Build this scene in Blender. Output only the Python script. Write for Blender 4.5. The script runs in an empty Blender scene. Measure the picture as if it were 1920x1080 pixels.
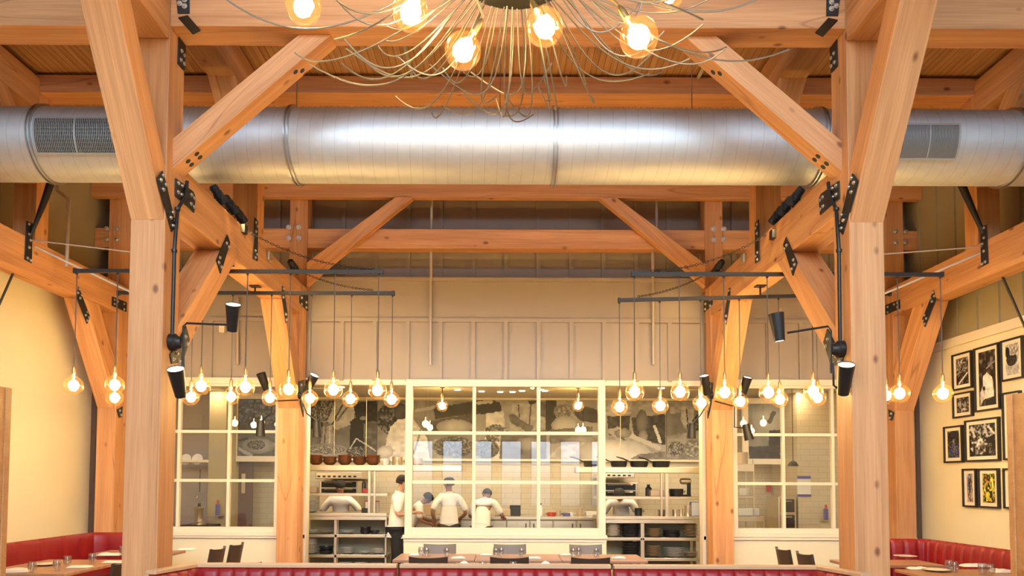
import bpy, math, random
from mathutils import Vector, Matrix
random.seed(7)
R = math.radians
COL = bpy.context.scene.collection

# ---------------------------------------------------------------- camera
EYE = Vector((0.0, 0.0, 1.65))
FPX = 1380.0
PITCH = 2.6
ROLL = 0.22
SX, SY = 15 / 1920, 297.3 / 1920
CAMROT = Matrix.Rotation(R(90 + PITCH), 3, 'X') @ Matrix.Rotation(R(ROLL), 3, 'Z')
cam_data = bpy.data.cameras.new('camera')
cam_data.sensor_width = 36
cam_data.lens = 36 * FPX / 1920
cam_data.shift_x, cam_data.shift_y = SX, SY
cam_data.clip_start = 0.05
cam = bpy.data.objects.new('camera', cam_data)
COL.objects.link(cam)
cam.matrix_world = Matrix.Translation(EYE) @ CAMROT.to_4x4()
sc = bpy.context.scene
sc.camera = cam
sc.view_settings.view_transform = 'Standard'
sc.view_settings.look = 'None'
sc.view_settings.gamma = 1
sc.view_settings.use_curve_mapping = False
sc.view_settings.exposure = 0.0
sc.cycles.max_bounces = 8
sc.cycles.transparent_max_bounces = 24
sc.cycles.sample_clamp_indirect = 6
sc.cycles.caustics_reflective = False
sc.cycles.caustics_refractive = False

# ---------------------------------------------------------------- daylight
world = bpy.data.worlds.new('daylight')
sc.world = world
world.use_nodes = True
wn = world.node_tree
bg = wn.nodes['Background']
tc = wn.nodes.new('ShaderNodeTexCoord')
sp = wn.nodes.new('ShaderNodeSeparateXYZ')
rp = wn.nodes.new('ShaderNodeValToRGB')
wn.links.new(tc.outputs['Generated'], sp.inputs[0])
wn.links.new(sp.outputs['Z'], rp.inputs[0])
wn.links.new(rp.outputs[0], bg.inputs['Color'])
rp.color_ramp.elements[0].position = 0.0
rp.color_ramp.elements[0].color = (0.07, 0.08, 0.09, 1)
rp.color_ramp.elements[1].position = 0.30
rp.color_ramp.elements[1].color = (0.62, 0.81, 1.0, 1)
e_ = rp.color_ramp.elements.new(0.03); e_.color = (0.22, 0.27, 0.33, 1)
bg.inputs['Strength'].default_value = 17

REARY = -3.2
GLAZ = []          # glazed openings of the rear wall: x0, x1, z0, z1
for cx_ in (-1.75, -0.75, 0.25, 1.25, 2.25, 3.3, -2.75, -3.8):
    GLAZ.append((cx_ - .36, cx_ + .36, 0.75, 3.0))
for cx_ in (-4.6, -2.3, 0.0, 2.3, 4.6):
    GLAZ.append((cx_ - 1.08, cx_ + 1.08, 5.0, 9.1))

def light_obj(name, kind, loc, energy, color, **kw):
    l = bpy.data.lights.new(name, kind)
    l.energy = energy
    l.color = color
    for k, v in kw.items():
        if k == 'portal': l.cycles.is_portal = v
        else: setattr(l, k, v)
    o = bpy.data.objects.new(name, l)
    COL.objects.link(o)
    o.location = loc
    return o

for (x0, x1, z0, z1) in GLAZ:
    o = light_obj('window_portal', 'AREA', ((x0 + x1) / 2, REARY - .02, (z0 + z1) / 2), 1, (1, 1, 1), shape='RECTANGLE', size=x1 - x0, size_y=z1 - z0, portal=True)
    o.rotation_euler = (R(90), 0, 0)

WARM = (1.0, 0.68, 0.27)
KWARM = (1.0, 0.74, 0.42)
E_PEND, E_CHAND, E_KITCHEN, E_SCONCE, E_TRACK = 165, 0, 26, 14, 25
# ceiling lamps' light is set in their builders further down

# ---------------------------------------------------------------- pixel -> world
def ray(px, py):
    v = Vector((((px - 960) + SX * 1920) / FPX, ((540 - py) + SY * 1920) / FPX, -1.0))
    return CAMROT @ v
def P(px, py, Y):
    d = ray(px, py); return EYE + d * ((Y - EYE.y) / d.y)
def PX(px, py, X):
    d = ray(px, py); return EYE + d * ((X - EYE.x) / d.x)
def PZ(px, py, Z):
    d = ray(px, py); return EYE + d * ((Z - EYE.z) / d.z)

# ---------------------------------------------------------------- mesh helpers
WM = {}
def wm(o): return WM[o.name]
def basis(axis):
    a = Vector(axis).normalized()
    t = Vector((0, 0, 1)) if abs(a.z) < .9 else Vector((1, 0, 0))
    u = a.cross(t).normalized(); v = a.cross(u).normalized()
    return a, u, v

class MB:
    def __init__(s): s.v = []; s.f = []; s.mi = []; s.cur = 0
    def add(s, vs, fs):
        b = len(s.v); s.v += [Vector(p) for p in vs]
        s.f += [tuple(b + i for i in f) for f in fs]; s.mi += [s.cur] * len(fs); return s
    def mat(s, i): s.cur = i; return s
    def box(s, x0, x1, y0, y1, z0, z1):
        return s.add([(x0,y0,z0),(x1,y0,z0),(x1,y1,z0),(x0,y1,z0),(x0,y0,z1),(x1,y0,z1),(x1,y1,z1),(x0,y1,z1)],
                     [(0,3,2,1),(4,5,6,7),(0,1,5,4),(1,2,6,5),(2,3,7,6),(3,0,4,7)])
    def cbox(s, c, dims, rot=None):
        h = [d / 2 for d in dims]; m = rot or Matrix.Identity(3)
        vs = [Vector(c) + m @ Vector((sx*h[0], sy*h[1], sz*h[2])) for sx,sy,sz in ((-1,-1,-1),(1,-1,-1),(1,1,-1),(-1,1,-1),(-1,-1,1),(1,-1,1),(1,1,1),(-1,1,1))]
        return s.add(vs, [(0,3,2,1),(4,5,6,7),(0,1,5,4),(1,2,6,5),(2,3,7,6),(3,0,4,7)])
    def prism(s, poly, vec):
        n = len(poly); vec = Vector(vec)
        vs = [Vector(p) for p in poly] + [Vector(p) + vec for p in poly]
        fs = [tuple(range(n))[::-1], tuple(range(n, 2*n))] + [(i, (i+1) % n, n + (i+1) % n, n + i) for i in range(n)]
        return s.add(vs, fs)
    def tube(s, pts, r, n=8, cap=True, closed=False):
        pts = [Vector(p) for p in pts]; k = len(pts)
        rr = r if isinstance(r, (list, tuple)) else [r] * k
        rings = []; u = None
        for i, p in enumerate(pts):
            if closed: t = pts[(i+1) % k] - pts[i-1]
            else: t = (pts[min(i+1, k-1)] - pts[max(i-1, 0)])
            if t.length < 1e-9: t = Vector((0,0,1))
            t.normalize()
            if u is None: _, u, _ = basis(t)
            u = (u - t * u.dot(t))
            if u.length < 1e-6: _, u, _ = basis(t)
            u.normalize(); w = t.cross(u)
            rings.append([p + (u * math.cos(2*math.pi*j/n) + w * math.sin(2*math.pi*j/n)) * rr[i] for j in range(n)])
        vs = [q for rg in rings for q in rg]; fs = []
        for i in range(k if closed else k - 1):
            a = i * n; b = ((i + 1) % k) * n
            for j in range(n): fs.append((a+j, a+(j+1) % n, b+(j+1) % n, b+j))
        if cap and not closed:
            fs.append(tuple(range(n))[::-1]); fs.append(tuple(range((k-1)*n, k*n)))
        return s.add(vs, fs)
    def lathe(s, prof, c=(0,0,0), axis=(0,0,1), n=24, cap=True):
        a, u, v = basis(axis); c = Vector(c); vs = []; fs = []
        for r, z in prof:
            for j in range(n):
                t = 2*math.pi*j/n; vs.append(c + a*z + (u*math.cos(t) + v*math.sin(t)) * max(r, 1e-5))
        for i in range(len(prof)-1):
            for j in range(n): fs.append((i*n+j, (i+1)*n+j, (i+1)*n+(j+1) % n, i*n+(j+1) % n))
        if cap:
            fs.append(tuple(range(n))); fs.append(tuple(range((len(prof)-1)*n, len(prof)*n))[::-1])
        return s.add(vs, fs)
    def sphere(s, c, r, n=16, m=10, sc_=(1,1,1)):
        c = Vector(c); prof = [(math.sin(math.pi*i/m), -math.cos(math.pi*i/m)) for i in range(m+1)]
        b = len(s.v); s.lathe(prof, (0,0,0), (0,0,1), n, cap=False)
        for i in range(b, len(s.v)):
            p = s.v[i]; s.v[i] = c + Vector((p.x*r*sc_[0], p.y*r*sc_[1], p.z*r*sc_[2]))
        return s
    def build(s, name, mat, parent=None, smooth=False, origin=None, frame=None, bevel=0, tag=None, kind=None, label=None):
        xs = [v.x for v in s.v]; ys = [v.y for v in s.v]; zs = [v.z for v in s.v]
        if frame is None:
            if origin is None: origin = ((min(xs)+max(xs))/2, (min(ys)+max(ys))/2, min(zs))
            frame = Matrix.Translation(Vector(origin))
        inv = frame.inverted()
        me = bpy.data.meshes.new(name)
        me.from_pydata([tuple(inv @ v) for v in s.v], [], s.f)
        for m in (mat if isinstance(mat, (list, tuple)) else [mat]): me.materials.append(m)
        if any(s.mi):
            me.polygons.foreach_set('material_index', s.mi)
        if smooth:
            me.polygons.foreach_set('use_smooth', [True]*len(me.polygons))
            try: me.set_sharp_from_angle(angle=R(38))
            except Exception: pass
        me.update()
        o = bpy.data.objects.new(name, me); COL.objects.link(o)
        if parent is not None:
            o.parent = parent; o.matrix_parent_inverse = wm(parent).inverted()
        o.matrix_basis = frame
        WM[o.name] = frame
        if bevel:
            b = o.modifiers.new('bevel', 'BEVEL'); b.width = bevel; b.segments = 2; b.limit_method = 'ANGLE'
        if tag: settag(o, *tag)
        if kind: o['kind'] = kind
        if label: o['label'] = label
        return o

def settag(o, label, cat, group=None):
    o['label'] = label; o['category'] = cat
    if group: o['group'] = group
    return o
def thing(name, label, cat, loc=(0,0,0), group=None, rotz=0):
    o = bpy.data.objects.new(name, None); COL.objects.link(o)
    o.empty_display_size = .1
    o.location = loc; o.rotation_euler = (0, 0, rotz)
    WM[o.name] = Matrix.Translation(Vector(loc)) @ Matrix.Rotation(rotz, 4, 'Z')
    return settag(o, label, cat, group)
def copy_tree(o, parent=None):
    c = o.copy(); COL.objects.link(c)
    if parent is not None: c.parent = parent
    WM[c.name] = WM.get(o.name, Matrix.Identity(4))
    for ch in list(o.children): copy_tree(ch, c)
    return c
def place(o, loc, rotz=None, label=None, group=None, scale=None):
    o.location = loc
    if rotz is not None: o.rotation_euler = (0, 0, rotz)
    if scale: o.scale = scale
    if label: o['label'] = label
    if group: o['group'] = group
    return o

# ---------------------------------------------------------------- materials
def newmat(name):
    m = bpy.data.materials.new(name); m.use_nodes = True
    nt = m.node_tree; return m, nt, nt.nodes['Principled BSDF']
def plain(name, col, rough=.5, metal=0, noise=0.0, nscale=20, bump=0, coat=0, spec=None):
    m, nt, b = newmat(name)
    b.inputs['Base Color'].default_value = (*col, 1); b.inputs['Roughness'].default_value = rough
    b.inputs['Metallic'].default_value = metal
    if coat: b.inputs['Coat Weight'].default_value = coat
    if spec is not None: b.inputs['Specular IOR Level'].default_value = spec
    if noise or bump:
        t = nt.nodes.new('ShaderNodeTexCoord'); n = nt.nodes.new('ShaderNodeTexNoise'); n.inputs['Scale'].default_value = nscale
        n.inputs['Detail'].default_value = 5
        nt.links.new(t.outputs['Object'], n.inputs['Vector'])
        if noise:
            mx = nt.nodes.new('ShaderNodeMixRGB'); mx.blend_type = 'MULTIPLY'; mx.inputs[0].default_value = noise
            mx.inputs[1].default_value = (*col, 1)
            r = nt.nodes.new('ShaderNodeValToRGB'); r.color_ramp.elements[0].position = .3; r.color_ramp.elements[0].color = (.55,.55,.55,1)
            r.color_ramp.elements[1].position = .7
            nt.links.new(n.outputs['Fac'], r.inputs[0]); nt.links.new(r.outputs[0], mx.inputs[2]); nt.links.new(mx.outputs[0], b.inputs['Base Color'])
        if bump:
            bp = nt.nodes.new('ShaderNodeBump'); bp.inputs['Strength'].default_value = bump; bp.inputs['Distance'].default_value = .01
            nt.links.new(n.outputs['Fac'], bp.inputs['Height']); nt.links.new(bp.outputs[0], b.inputs['Normal'])
    return m
def emis(name, col, strength):
    m = bpy.data.materials.new(name); m.use_nodes = True; nt = m.node_tree
    nt.nodes.clear(); e = nt.nodes.new('ShaderNodeEmission'); o = nt.nodes.new('ShaderNodeOutputMaterial')
    e.inputs[0].default_value = (*col, 1); e.inputs[1].default_value = strength
    nt.links.new(e.outputs[0], o.inputs[0]); return m

def wood(name, c0, c1, crack=.5, scale=1.0, rough=.55, knots=True, axis='X'):
    """sawn timber: grain runs along the object's local X"""
    m, nt, b = newmat(name); N = nt.nodes.new; L = nt.links.new
    t = N('ShaderNodeTexCoord'); oi = N('ShaderNodeObjectInfo')
    off = N('ShaderNodeVectorMath'); off.operation = 'SCALE'
    cb = N('ShaderNodeCombineXYZ')
    for i in range(3): L(oi.outputs['Random'], cb.inputs[i])
    L(cb.outputs[0], off.inputs[0]); off.inputs['Scale'].default_value = 37.0
    ad = N('ShaderNodeVectorMath'); ad.operation = 'ADD'; L(t.outputs['Object'], ad.inputs[0]); L(off.outputs[0], ad.inputs[1])
    def mapped(sx, sy):
        mp = N('ShaderNodeMapping')
        s = {'X': (sx, sy, sy), 'Y': (sy, sx, sy), 'Z': (sy, sy, sx)}[axis]
        mp.inputs['Scale'].default_value = [q * scale for q in s]; L(ad.outputs[0], mp.inputs[0]); return mp
    n1 = N('ShaderNodeTexNoise'); n1.inputs['Scale'].default_value = 1; n1.inputs['Detail'].default_value = 3; n1.inputs['Distortion'].default_value = .15
    L(mapped(.35, 9).outputs[0], n1.inputs['Vector'])
    n2 = N('ShaderNodeTexNoise'); n2.inputs['Scale'].default_value = 1; n2.inputs['Detail'].default_value = 4
    L(mapped(2, 70).outputs[0], n2.inputs['Vector'])
    mm = N('ShaderNodeMath'); mm.operation = 'MULTIPLY_ADD'; mm.inputs[1].default_value = .45
    L(n2.outputs['Fac'], mm.inputs[0]); sc1 = N('ShaderNodeMath'); sc1.operation = 'MULTIPLY'; sc1.inputs[1].default_value = .6
    L(n1.outputs['Fac'], sc1.inputs[0]); L(sc1.outputs[0], mm.inputs[2])
    rp = N('ShaderNodeValToRGB'); rp.color_ramp.elements[0].position = .36; rp.color_ramp.elements[0].color = (*c0, 1)
    rp.color_ramp.elements[1].position = .68; rp.color_ramp.elements[1].color = (*c1, 1)
    L(mm.outputs[0], rp.inputs[0]); out = rp.outputs[0]
    # tone differs from timber to timber
    hs = N('ShaderNodeHueSaturation'); mr = N('ShaderNodeMapRange'); mr.inputs['To Min'].default_value = .86; mr.inputs['To Max'].default_value = 1.08
    L(oi.outputs['Random'], mr.inputs[0]); L(mr.outputs[0], hs.inputs['Value']); L(out, hs.inputs['Color']); out = hs.outputs[0]
    if knots:
        vo = N('ShaderNodeTexVoronoi'); vo.inputs['Scale'].default_value = 1; L(mapped(2.4, 4.0).outputs[0], vo.inputs['Vector'])
        kr = N('ShaderNodeValToRGB'); kr.color_ramp.elements[0].position = .05; kr.color_ramp.elements[0].color = (.22,.11,.08,1)
        kr.color_ramp.elements[1].position = .13; kr.color_ramp.elements[1].color = (1,1,1,1)
        L(vo.outputs['Distance'], kr.inputs[0])
        mk = N('ShaderNodeMixRGB'); mk.blend_type = 'MULTIPLY'; mk.inputs[0].default_value = .8; L(out, mk.inputs[1]); L(kr.outputs[0], mk.inputs[2]); out = mk.outputs[0]
    if crack:
        n3 = N('ShaderNodeTexNoise'); n3.inputs['Scale'].default_value = 1; n3.inputs['Detail'].default_value = 1.5; L(mapped(.12, 2.0).outputs[0], n3.inputs['Vector'])
        sb = N('ShaderNodeMath'); sb.operation = 'SUBTRACT'; sb.inputs[1].default_value = .5; L(n3.outputs['Fac'], sb.inputs[0])
        ab = N('ShaderNodeMath'); ab.operation = 'ABSOLUTE'; L(sb.outputs[0], ab.inputs[0])
        cr = N('ShaderNodeValToRGB'); cr.color_ramp.elements[0].position = .0006; cr.color_ramp.elements[0].color = (.35,.2,.13,1)
        cr.color_ramp.elements[1].position = .003; cr.color_ramp.elements[1].color = (1,1,1,1); L(ab.outputs[0], cr.inputs[0])
        mc = N('ShaderNodeMixRGB'); mc.blend_type = 'MULTIPLY'; mc.inputs[0].default_value = crack; L(out, mc.inputs[1]); L(cr.outputs[0], mc.inputs[2]); out = mc.outputs[0]
    L(out, b.inputs['Base Color']); b.inputs['Roughness'].default_value = rough
    bp = N('ShaderNodeBump'); bp.inputs['Strength'].default_value = .25; bp.inputs['Distance'].default_value = .004
    L(n2.outputs['Fac'], bp.inputs['Height']); L(bp.outputs[0], b.inputs['Normal'])
    return m

def glassy(name, tint=(1,1,1), gloss=.06, rough=.0, extra=None):
    m = bpy.data.materials.new(name); m.use_nodes = True; nt = m.node_tree; nt.nodes.clear(); N = nt.nodes.new; L = nt.links.new
    tr = N('ShaderNodeBsdfTransparent'); tr.inputs[0].default_value = (*tint, 1)
    gl = N('ShaderNodeBsdfGlossy'); gl.inputs['Roughness'].default_value = rough
    fr = N('ShaderNodeLayerWeight'); fr.inputs[0].default_value = .5
    pw = N('ShaderNodeMath'); pw.operation = 'POWER'; pw.inputs[1].default_value = 4.5; L(fr.outputs['Facing'], pw.inputs[0])
    ad = N('ShaderNodeMath'); ad.operation = 'MULTIPLY_ADD'; ad.inputs[1].default_value = .8; ad.inputs[2].default_value = .035 + gloss; ad.use_clamp = True; L(pw.outputs[0], ad.inputs[0])
    mx = N('ShaderNodeMixShader'); L(ad.outputs[0], mx.inputs[0]); L(tr.outputs[0], mx.inputs[1]); L(gl.outputs[0], mx.inputs[2])
    o = N('ShaderNodeOutputMaterial'); last = mx
    if extra:
        tl = N('ShaderNodeBsdfTranslucent'); tl.inputs[0].default_value = (*extra[0], 1)
        m2 = N('ShaderNodeMixShader'); m2.inputs[0].default_value = extra[1]; L(mx.outputs[0], m2.inputs[1]); L(tl.outputs[0], m2.inputs[2]); last = m2
    L(last.outputs[0], o.inputs[0]); return m

def brushed(name, col, rough, axis=(1, 1, 60)):
    m, nt, b = newmat(name); N = nt.nodes.new; L = nt.links.new
    b.inputs['Base Color'].default_value = (*col, 1); b.inputs['Metallic'].default_value = 1
    t = N('ShaderNodeTexCoord'); mp = N('ShaderNodeMapping'); mp.inputs['Scale'].default_value = axis
    n = N('ShaderNodeTexNoise'); n.inputs['Scale'].default_value = 2; n.inputs['Detail'].default_value = 4
    L(t.outputs['Object'], mp.inputs[0]); L(mp.outputs[0], n.inputs['Vector'])
    mr = N('ShaderNodeMapRange'); mr.inputs['To Min'].default_value = rough * .8; mr.inputs['To Max'].default_value = rough * 1.25
    L(n.outputs['Fac'], mr.inputs[0]); L(mr.outputs[0], b.inputs['Roughness']); return m

def duct_mat():
    m, nt, b = newmat('galvanised_spiral_duct'); N = nt.nodes.new; L = nt.links.new
    b.inputs['Metallic'].default_value = .85
    t = N('ShaderNodeTexCoord'); mp = N('ShaderNodeMapping'); mp.inputs['Rotation'].default_value = (0, 0, 0)
    sep = N('ShaderNodeSeparateXYZ'); L(t.outputs['Object'], sep.inputs[0])
    # helical lock seam: x + angle/2pi*pitch
    at = N('ShaderNodeMath'); at.operation = 'ARCTAN2'; L(sep.outputs['Z'], at.inputs[0]); L(sep.outputs['Y'], at.inputs[1])
    k = N('ShaderNodeMath'); k.operation = 'MULTIPLY_ADD'; k.inputs[1].default_value = .125 / (2*math.pi); L(at.outputs[0], k.inputs[0]); L(sep.outputs['X'], k.inputs[2])
    dv = N('ShaderNodeMath'); dv.operation = 'DIVIDE'; dv.inputs[1].default_value = .125; L(k.outputs[0], dv.inputs[0])
    fr = N('ShaderNodeMath'); fr.operation = 'FRACT'; L(dv.outputs[0], fr.inputs[0])
    r = N('ShaderNodeValToRGB'); e = r.color_ramp.elements; e[0].position = 0; e[0].color = (.42,.42,.42,1); e[1].position = .045; e[1].color = (1,1,1,1)
    x = r.color_ramp.elements.new(.03); x.color = (.5,.5,.5,1); L(fr.outputs[0], r.inputs[0])
    n = N('ShaderNodeTexNoise'); n.inputs['Scale'].default_value = 9; n.inputs['Detail'].default_value = 3; L(t.outputs['Object'], n.inputs['Vector'])
    cr = N('ShaderNodeValToRGB'); cr.color_ramp.elements[0].color = (.58,.61,.63,1); cr.color_ramp.elements[1].color = (.72,.75,.77,1); L(n.outputs['Fac'], cr.inputs[0])
    mx = N('ShaderNodeMixRGB'); mx.blend_type = 'MULTIPLY'; mx.inputs[0].default_value = .45; L(cr.outputs[0], mx.inputs[1]); L(r.outputs[0], mx.inputs[2])
    L(mx.outputs[0], b.inputs['Base Color']); b.inputs['Roughness'].default_value = .56
    return m

def brick_mat(name, col, mortar, bw, bh, rough=.3, axis='XZ'):
    m, nt, b = newmat(name); N = nt.nodes.new; L = nt.links.new
    t = N('ShaderNodeTexCoord'); sp = N('ShaderNodeSeparateXYZ'); cb = N('ShaderNodeCombineXYZ'); L(t.outputs['Object'], sp.inputs[0])
    L(sp.outputs[axis[0]], cb.inputs[0]); L(sp.outputs[axis[1]], cb.inputs[1])
    br = N('ShaderNodeTexBrick'); br.inputs['Scale'].default_value = 1; br.inputs['Brick Width'].default_value = bw; br.inputs['Row Height'].default_value = bh
    br.inputs['Mortar Size'].default_value = .003; br.inputs['Color1'].default_value = (*col, 1); br.inputs['Color2'].default_value = (*[c * .95 for c in col], 1); br.inputs['Mortar'].default_value = (*mortar, 1)
    L(cb.outputs[0], br.inputs['Vector']); L(br.outputs['Color'], b.inputs['Base Color']); b.inputs['Roughness'].default_value = rough
    return m

def plank_mat(name):
    """tongue and groove ceiling boards running along Y"""
    m, nt, b = newmat(name); N = nt.nodes.new; L = nt.links.new
    t = N('ShaderNodeTexCoord'); mp = N('ShaderNodeMapping'); mp.inputs['Rotation'].default_value = (0, 0, R(90)); L(t.outputs['Object'], mp.inputs[0])
    br = N('ShaderNodeTexBrick'); br.inputs['Scale'].default_value = 1; br.inputs['Brick Width'].default_value = 3.1; br.inputs['Row Height'].default_value = .075
    br.inputs['Mortar Size'].default_value = .003; br.inputs['Color1'].default_value = (.62,.36,.17,1); br.inputs['Color2'].default_value = (.50,.27,.12,1); br.inputs['Mortar'].default_value = (.16,.07,.03,1)
    L(mp.outputs[0], br.inputs['Vector'])
    m2 = N('ShaderNodeMapping'); m2.inputs['Scale'].default_value = (30, 1.2, 30); L(t.outputs['Object'], m2.inputs[0])
    n = N('ShaderNodeTexNoise'); n.inputs['Scale'].default_value = 1.5; n.inputs['Detail'].default_value = 4; L(m2.outputs[0], n.inputs['Vector'])
    r = N('ShaderNodeValToRGB'); r.color_ramp.elements[0].position = .3; r.color_ramp.elements[0].color = (.6,.5,.42,1); r.color_ramp.elements[1].position = .65; L(n.outputs['Fac'], r.inputs[0])
    mx = N('ShaderNodeMixRGB'); mx.blend_type = 'MULTIPLY'; mx.inputs[0].default_value = .8; L(br.outputs['Color'], mx.inputs[1]); L(r.outputs[0], mx.inputs[2])
    L(mx.outputs[0], b.inputs['Base Color']); b.inputs['Roughness'].default_value = .5
    return m

def print_mat(name, rough=.35):
    m, nt, b = newmat(name)
    a = nt.nodes.new('ShaderNodeVertexColor'); a.layer_name = 'print'
    nt.links.new(a.outputs['Color'], b.inputs['Base Color']); b.inputs['Roughness'].default_value = rough
    return m

M = dict(
    fir=wood('douglas_fir_timber', (.47,.208,.078), (.71,.36,.155)),
    ceil=plank_mat('fir_ceiling_boards'),
    oak=wood('stained_fir_trim', (.50,.24,.085), (.66,.35,.14), crack=0, knots=False, scale=1.4, rough=.4),
    table=wood('walnut_table_top', (.36,.17,.09), (.50,.28,.17), crack=0, knots=False, scale=2, rough=.3),
    cap=wood('banquette_cap_wood', (.55,.33,.17), (.66,.42,.24), crack=0, knots=False, scale=2, rough=.4),
    black=plain('black_painted_steel', (.018,.018,.019), .42, .3),
    plate=plain('black_connector_steel', (.022,.020,.019), .5, .3, noise=.3),
    bolt=plain('zinc_bolt', (.62,.58,.50), .35, .9),
    bronze=plain('dark_bronze_bar', (.022,.015,.011), .55, .1),
    cord=plain('grey_fabric_cord', (.10,.09,.085), .8),
    blueblack=plain('blue_black_spotlight', (.02,.028,.042), .3, .3),
    duct=duct_mat(),
    ductring=brushed('duct_flange', (.55,.56,.56), .35),
    ventdark=plain('vent_shadow', (.03,.032,.035), .8),
    vent=plain('vent_aluminium', (.50,.52,.52), .4, .7),
    cream=plain('cream_wall_paint', (.85,.77,.54), .6, noise=.04, nscale=3),
    creamtrim=plain('cream_trim_paint', (.84,.75,.58), .45),
    grey=plain('taupe_batten_paint', (.40,.335,.27), .6, noise=.08, nscale=2),
    olive=plain('olive_batten_paint', (.36,.31,.19), .6, noise=.08, nscale=2),
    floor=wood('oak_floor', (.26,.15,.08), (.36,.22,.12), crack=.6, scale=1.5, rough=.35, axis='Y'),
    red=plain('oxblood_leather', (.28,.010,.014), .42, noise=.25, nscale=6, bump=.15),
    pipe=plain('painted_conduit', (.50,.44,.35), .45, .2),
    wire=plain('galvanised_wire', (.30,.28,.25), .4, .85),
    cable=plain('bright_steel_cable', (.70,.66,.60), .4, .5),
    hub=plain('dark_iron_hub', (.05,.045,.035), .55, .6, noise=.5),
    globe=glassy('amber_globe_glass', (1.0,.93,.80), .05, .03, extra=((1.0,.55,.24), .012)),
    glass=glassy('window_glass', (.98,.98,.97), .018),
    tumbler=glassy('tumbler_glass', (.93,.94,.94), .14, .02),
    filament_and_glow=emis('filament_and_glow_ball', WARM, E_PEND),
    shade_in=emis('lamp_lens', (1.0,.86,.62), 9),
    downlens=emis('downlight_lens', (1.0,.86,.64), 14),
    brass=plain('brass_socket', (.55,.38,.16), .35, .9),
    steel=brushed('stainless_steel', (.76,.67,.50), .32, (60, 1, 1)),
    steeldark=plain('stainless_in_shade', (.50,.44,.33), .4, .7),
    tile=brick_mat('cream_wall_tile', (.62,.54,.37), (.40,.35,.25), .30, .10),
    ktile=brick_mat('quarry_tile_floor', (.16,.13,.11), (.1,.09,.08), .2, .2, .5, 'XY'),
    kceil=plain('kitchen_ceiling_paint', (.80,.70,.54), .7),
    plateware=plain('white_stoneware', (.80,.76,.68), .25, coat=.3),
    tanware=plain('tan_stoneware', (.55,.42,.27), .35, coat=.2),
    blackware=plain('black_cookware', (.02,.02,.022), .35, .2),
    bowlwood=wood('wooden_bowl', (.20,.07,.025), (.38,.15,.06), crack=0, knots=False, scale=6, rough=.3),
    shirt=plain('white_chef_cotton', (.84,.80,.72), .85, noise=.12, nscale=9, bump=.3),
    apron=plain('black_cotton', (.012,.012,.014), .85, bump=.2),
    cap_blk=plain('black_cap_cloth', (.015,.014,.014), .8),
    linen=plain('white_linen', (.86,.82,.76), .9, bump=.3, nscale=30),
    chair=plain('dark_brown_chair', (.055,.034,.024), .4, noise=.2),
    chairgrey=plain('grey_brown_chair_back', (.20,.165,.14), .5),
    frame=plain('black_picture_frame', (.016,.012,.010), .4),
    mount=plain('cream_picture_mount', (.88,.80,.63), .8),
    printm=print_mat('printed_photograph'),
    mural=print_mat('matt_mural_print', .6),
    blue=plain('blue_label', (.10,.10,.36), .5),
    redp=plain('red_plastic', (.5,.05,.03), .4),
    door=plain('dark_stained_door', (.13,.075,.045), .5, noise=.3, nscale=8),
    olivewall=plain('olive_kitchen_wall', (.44,.38,.22), .6),
    greywall=plain('grey_kitchen_wall', (.46,.40,.34), .6),
    hair=plain('dark_hair', (.02,.013,.01), .7),
    paper=plain('white_paper', (.80,.78,.72), .8),
)
SKIN = [plain('skin_tan', (.42,.21,.12), .5), plain('skin_brown', (.26,.12,.07), .5), plain('skin_light', (.60,.34,.22), .5)]

# ================================================================ room shell
H = 1.65
XL, XR = -6.07, 6.11
CEIL = H + 4.8
def struct(name, mb, mat, **kw):
    return mb.build(name, mat, kind='structure', **kw)
def mxx(x): return 0.04 - x

struct('floor', MB().box(XL - .2, XR + .2, REARY - .3, 11.0, -.12, 0), M['floor'])
struct('floor_kitchen', MB().box(XL - .2, XR + .2, 11.0, 14.2, -.12, 0), M['ktile'])
HIGH = 9.7
struct('ceiling', MB().box(XL - .2, XR + .2, 6.5, 11.6, CEIL, CEIL + .15), M['ceil'])
struct('ceiling_high', MB().box(XL - .2, XR + .2, REARY - .3, 6.7, HIGH, HIGH + .15), M['ceil'])
struct('wall_gable', MB().box(XL - .2, XR + .2, 6.5, 6.7, CEIL + .15, HIGH), M['ceil'])
struct('ceiling_kitchen', MB().box(XL - .2, XR + .2, 11.1, 14.2, H + 1.56, H + 1.68), M['kceil'])
struct('wall_left', MB().box(XL - .2, XL, REARY - .3, 11.05, 0, H + 3.0), M['cream'])
g = struct('wall_left_upper', MB().box(XL - .2, XL, REARY - .3, 11.6, H + 3.0, HIGH), M['olive'])
struct('wall_left_kitchen', MB().box(XL - .2, XL, 11.05, 14.2, 0, H + 3.0), M['greywall'])
struct('wall_right', MB().box(XR, XR + .2, REARY - .3, 11.05, 0, H + 1.86), M['cream'])
struct('wall_right_kitchen', MB().box(XR, XR + .2, 11.05, 14.2, 0, H + 1.86), M['tile'])
def battens_y(x, sgn, y0, y1, z0, z1, step=.42):
    mb = MB(); mb.box(min(x, x + sgn * .2), max(x, x + sgn * .2), y0, y1, z0, z1)
    y = y1 - .05
    while y > y0:
        mb.box(min(x, x - sgn * .022), max(x, x - sgn * .022), y - .05, y, z0, z1); y -= step
    return mb
struct('wall_right_upper', battens_y(XR, 1, REARY - .3, 11.6, H + 1.86, HIGH), M['olive'])
struct('trim_1', MB().box(XR - .035, XR, REARY, 11.05, H + 1.83, H + 1.95), M['creamtrim'])
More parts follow.
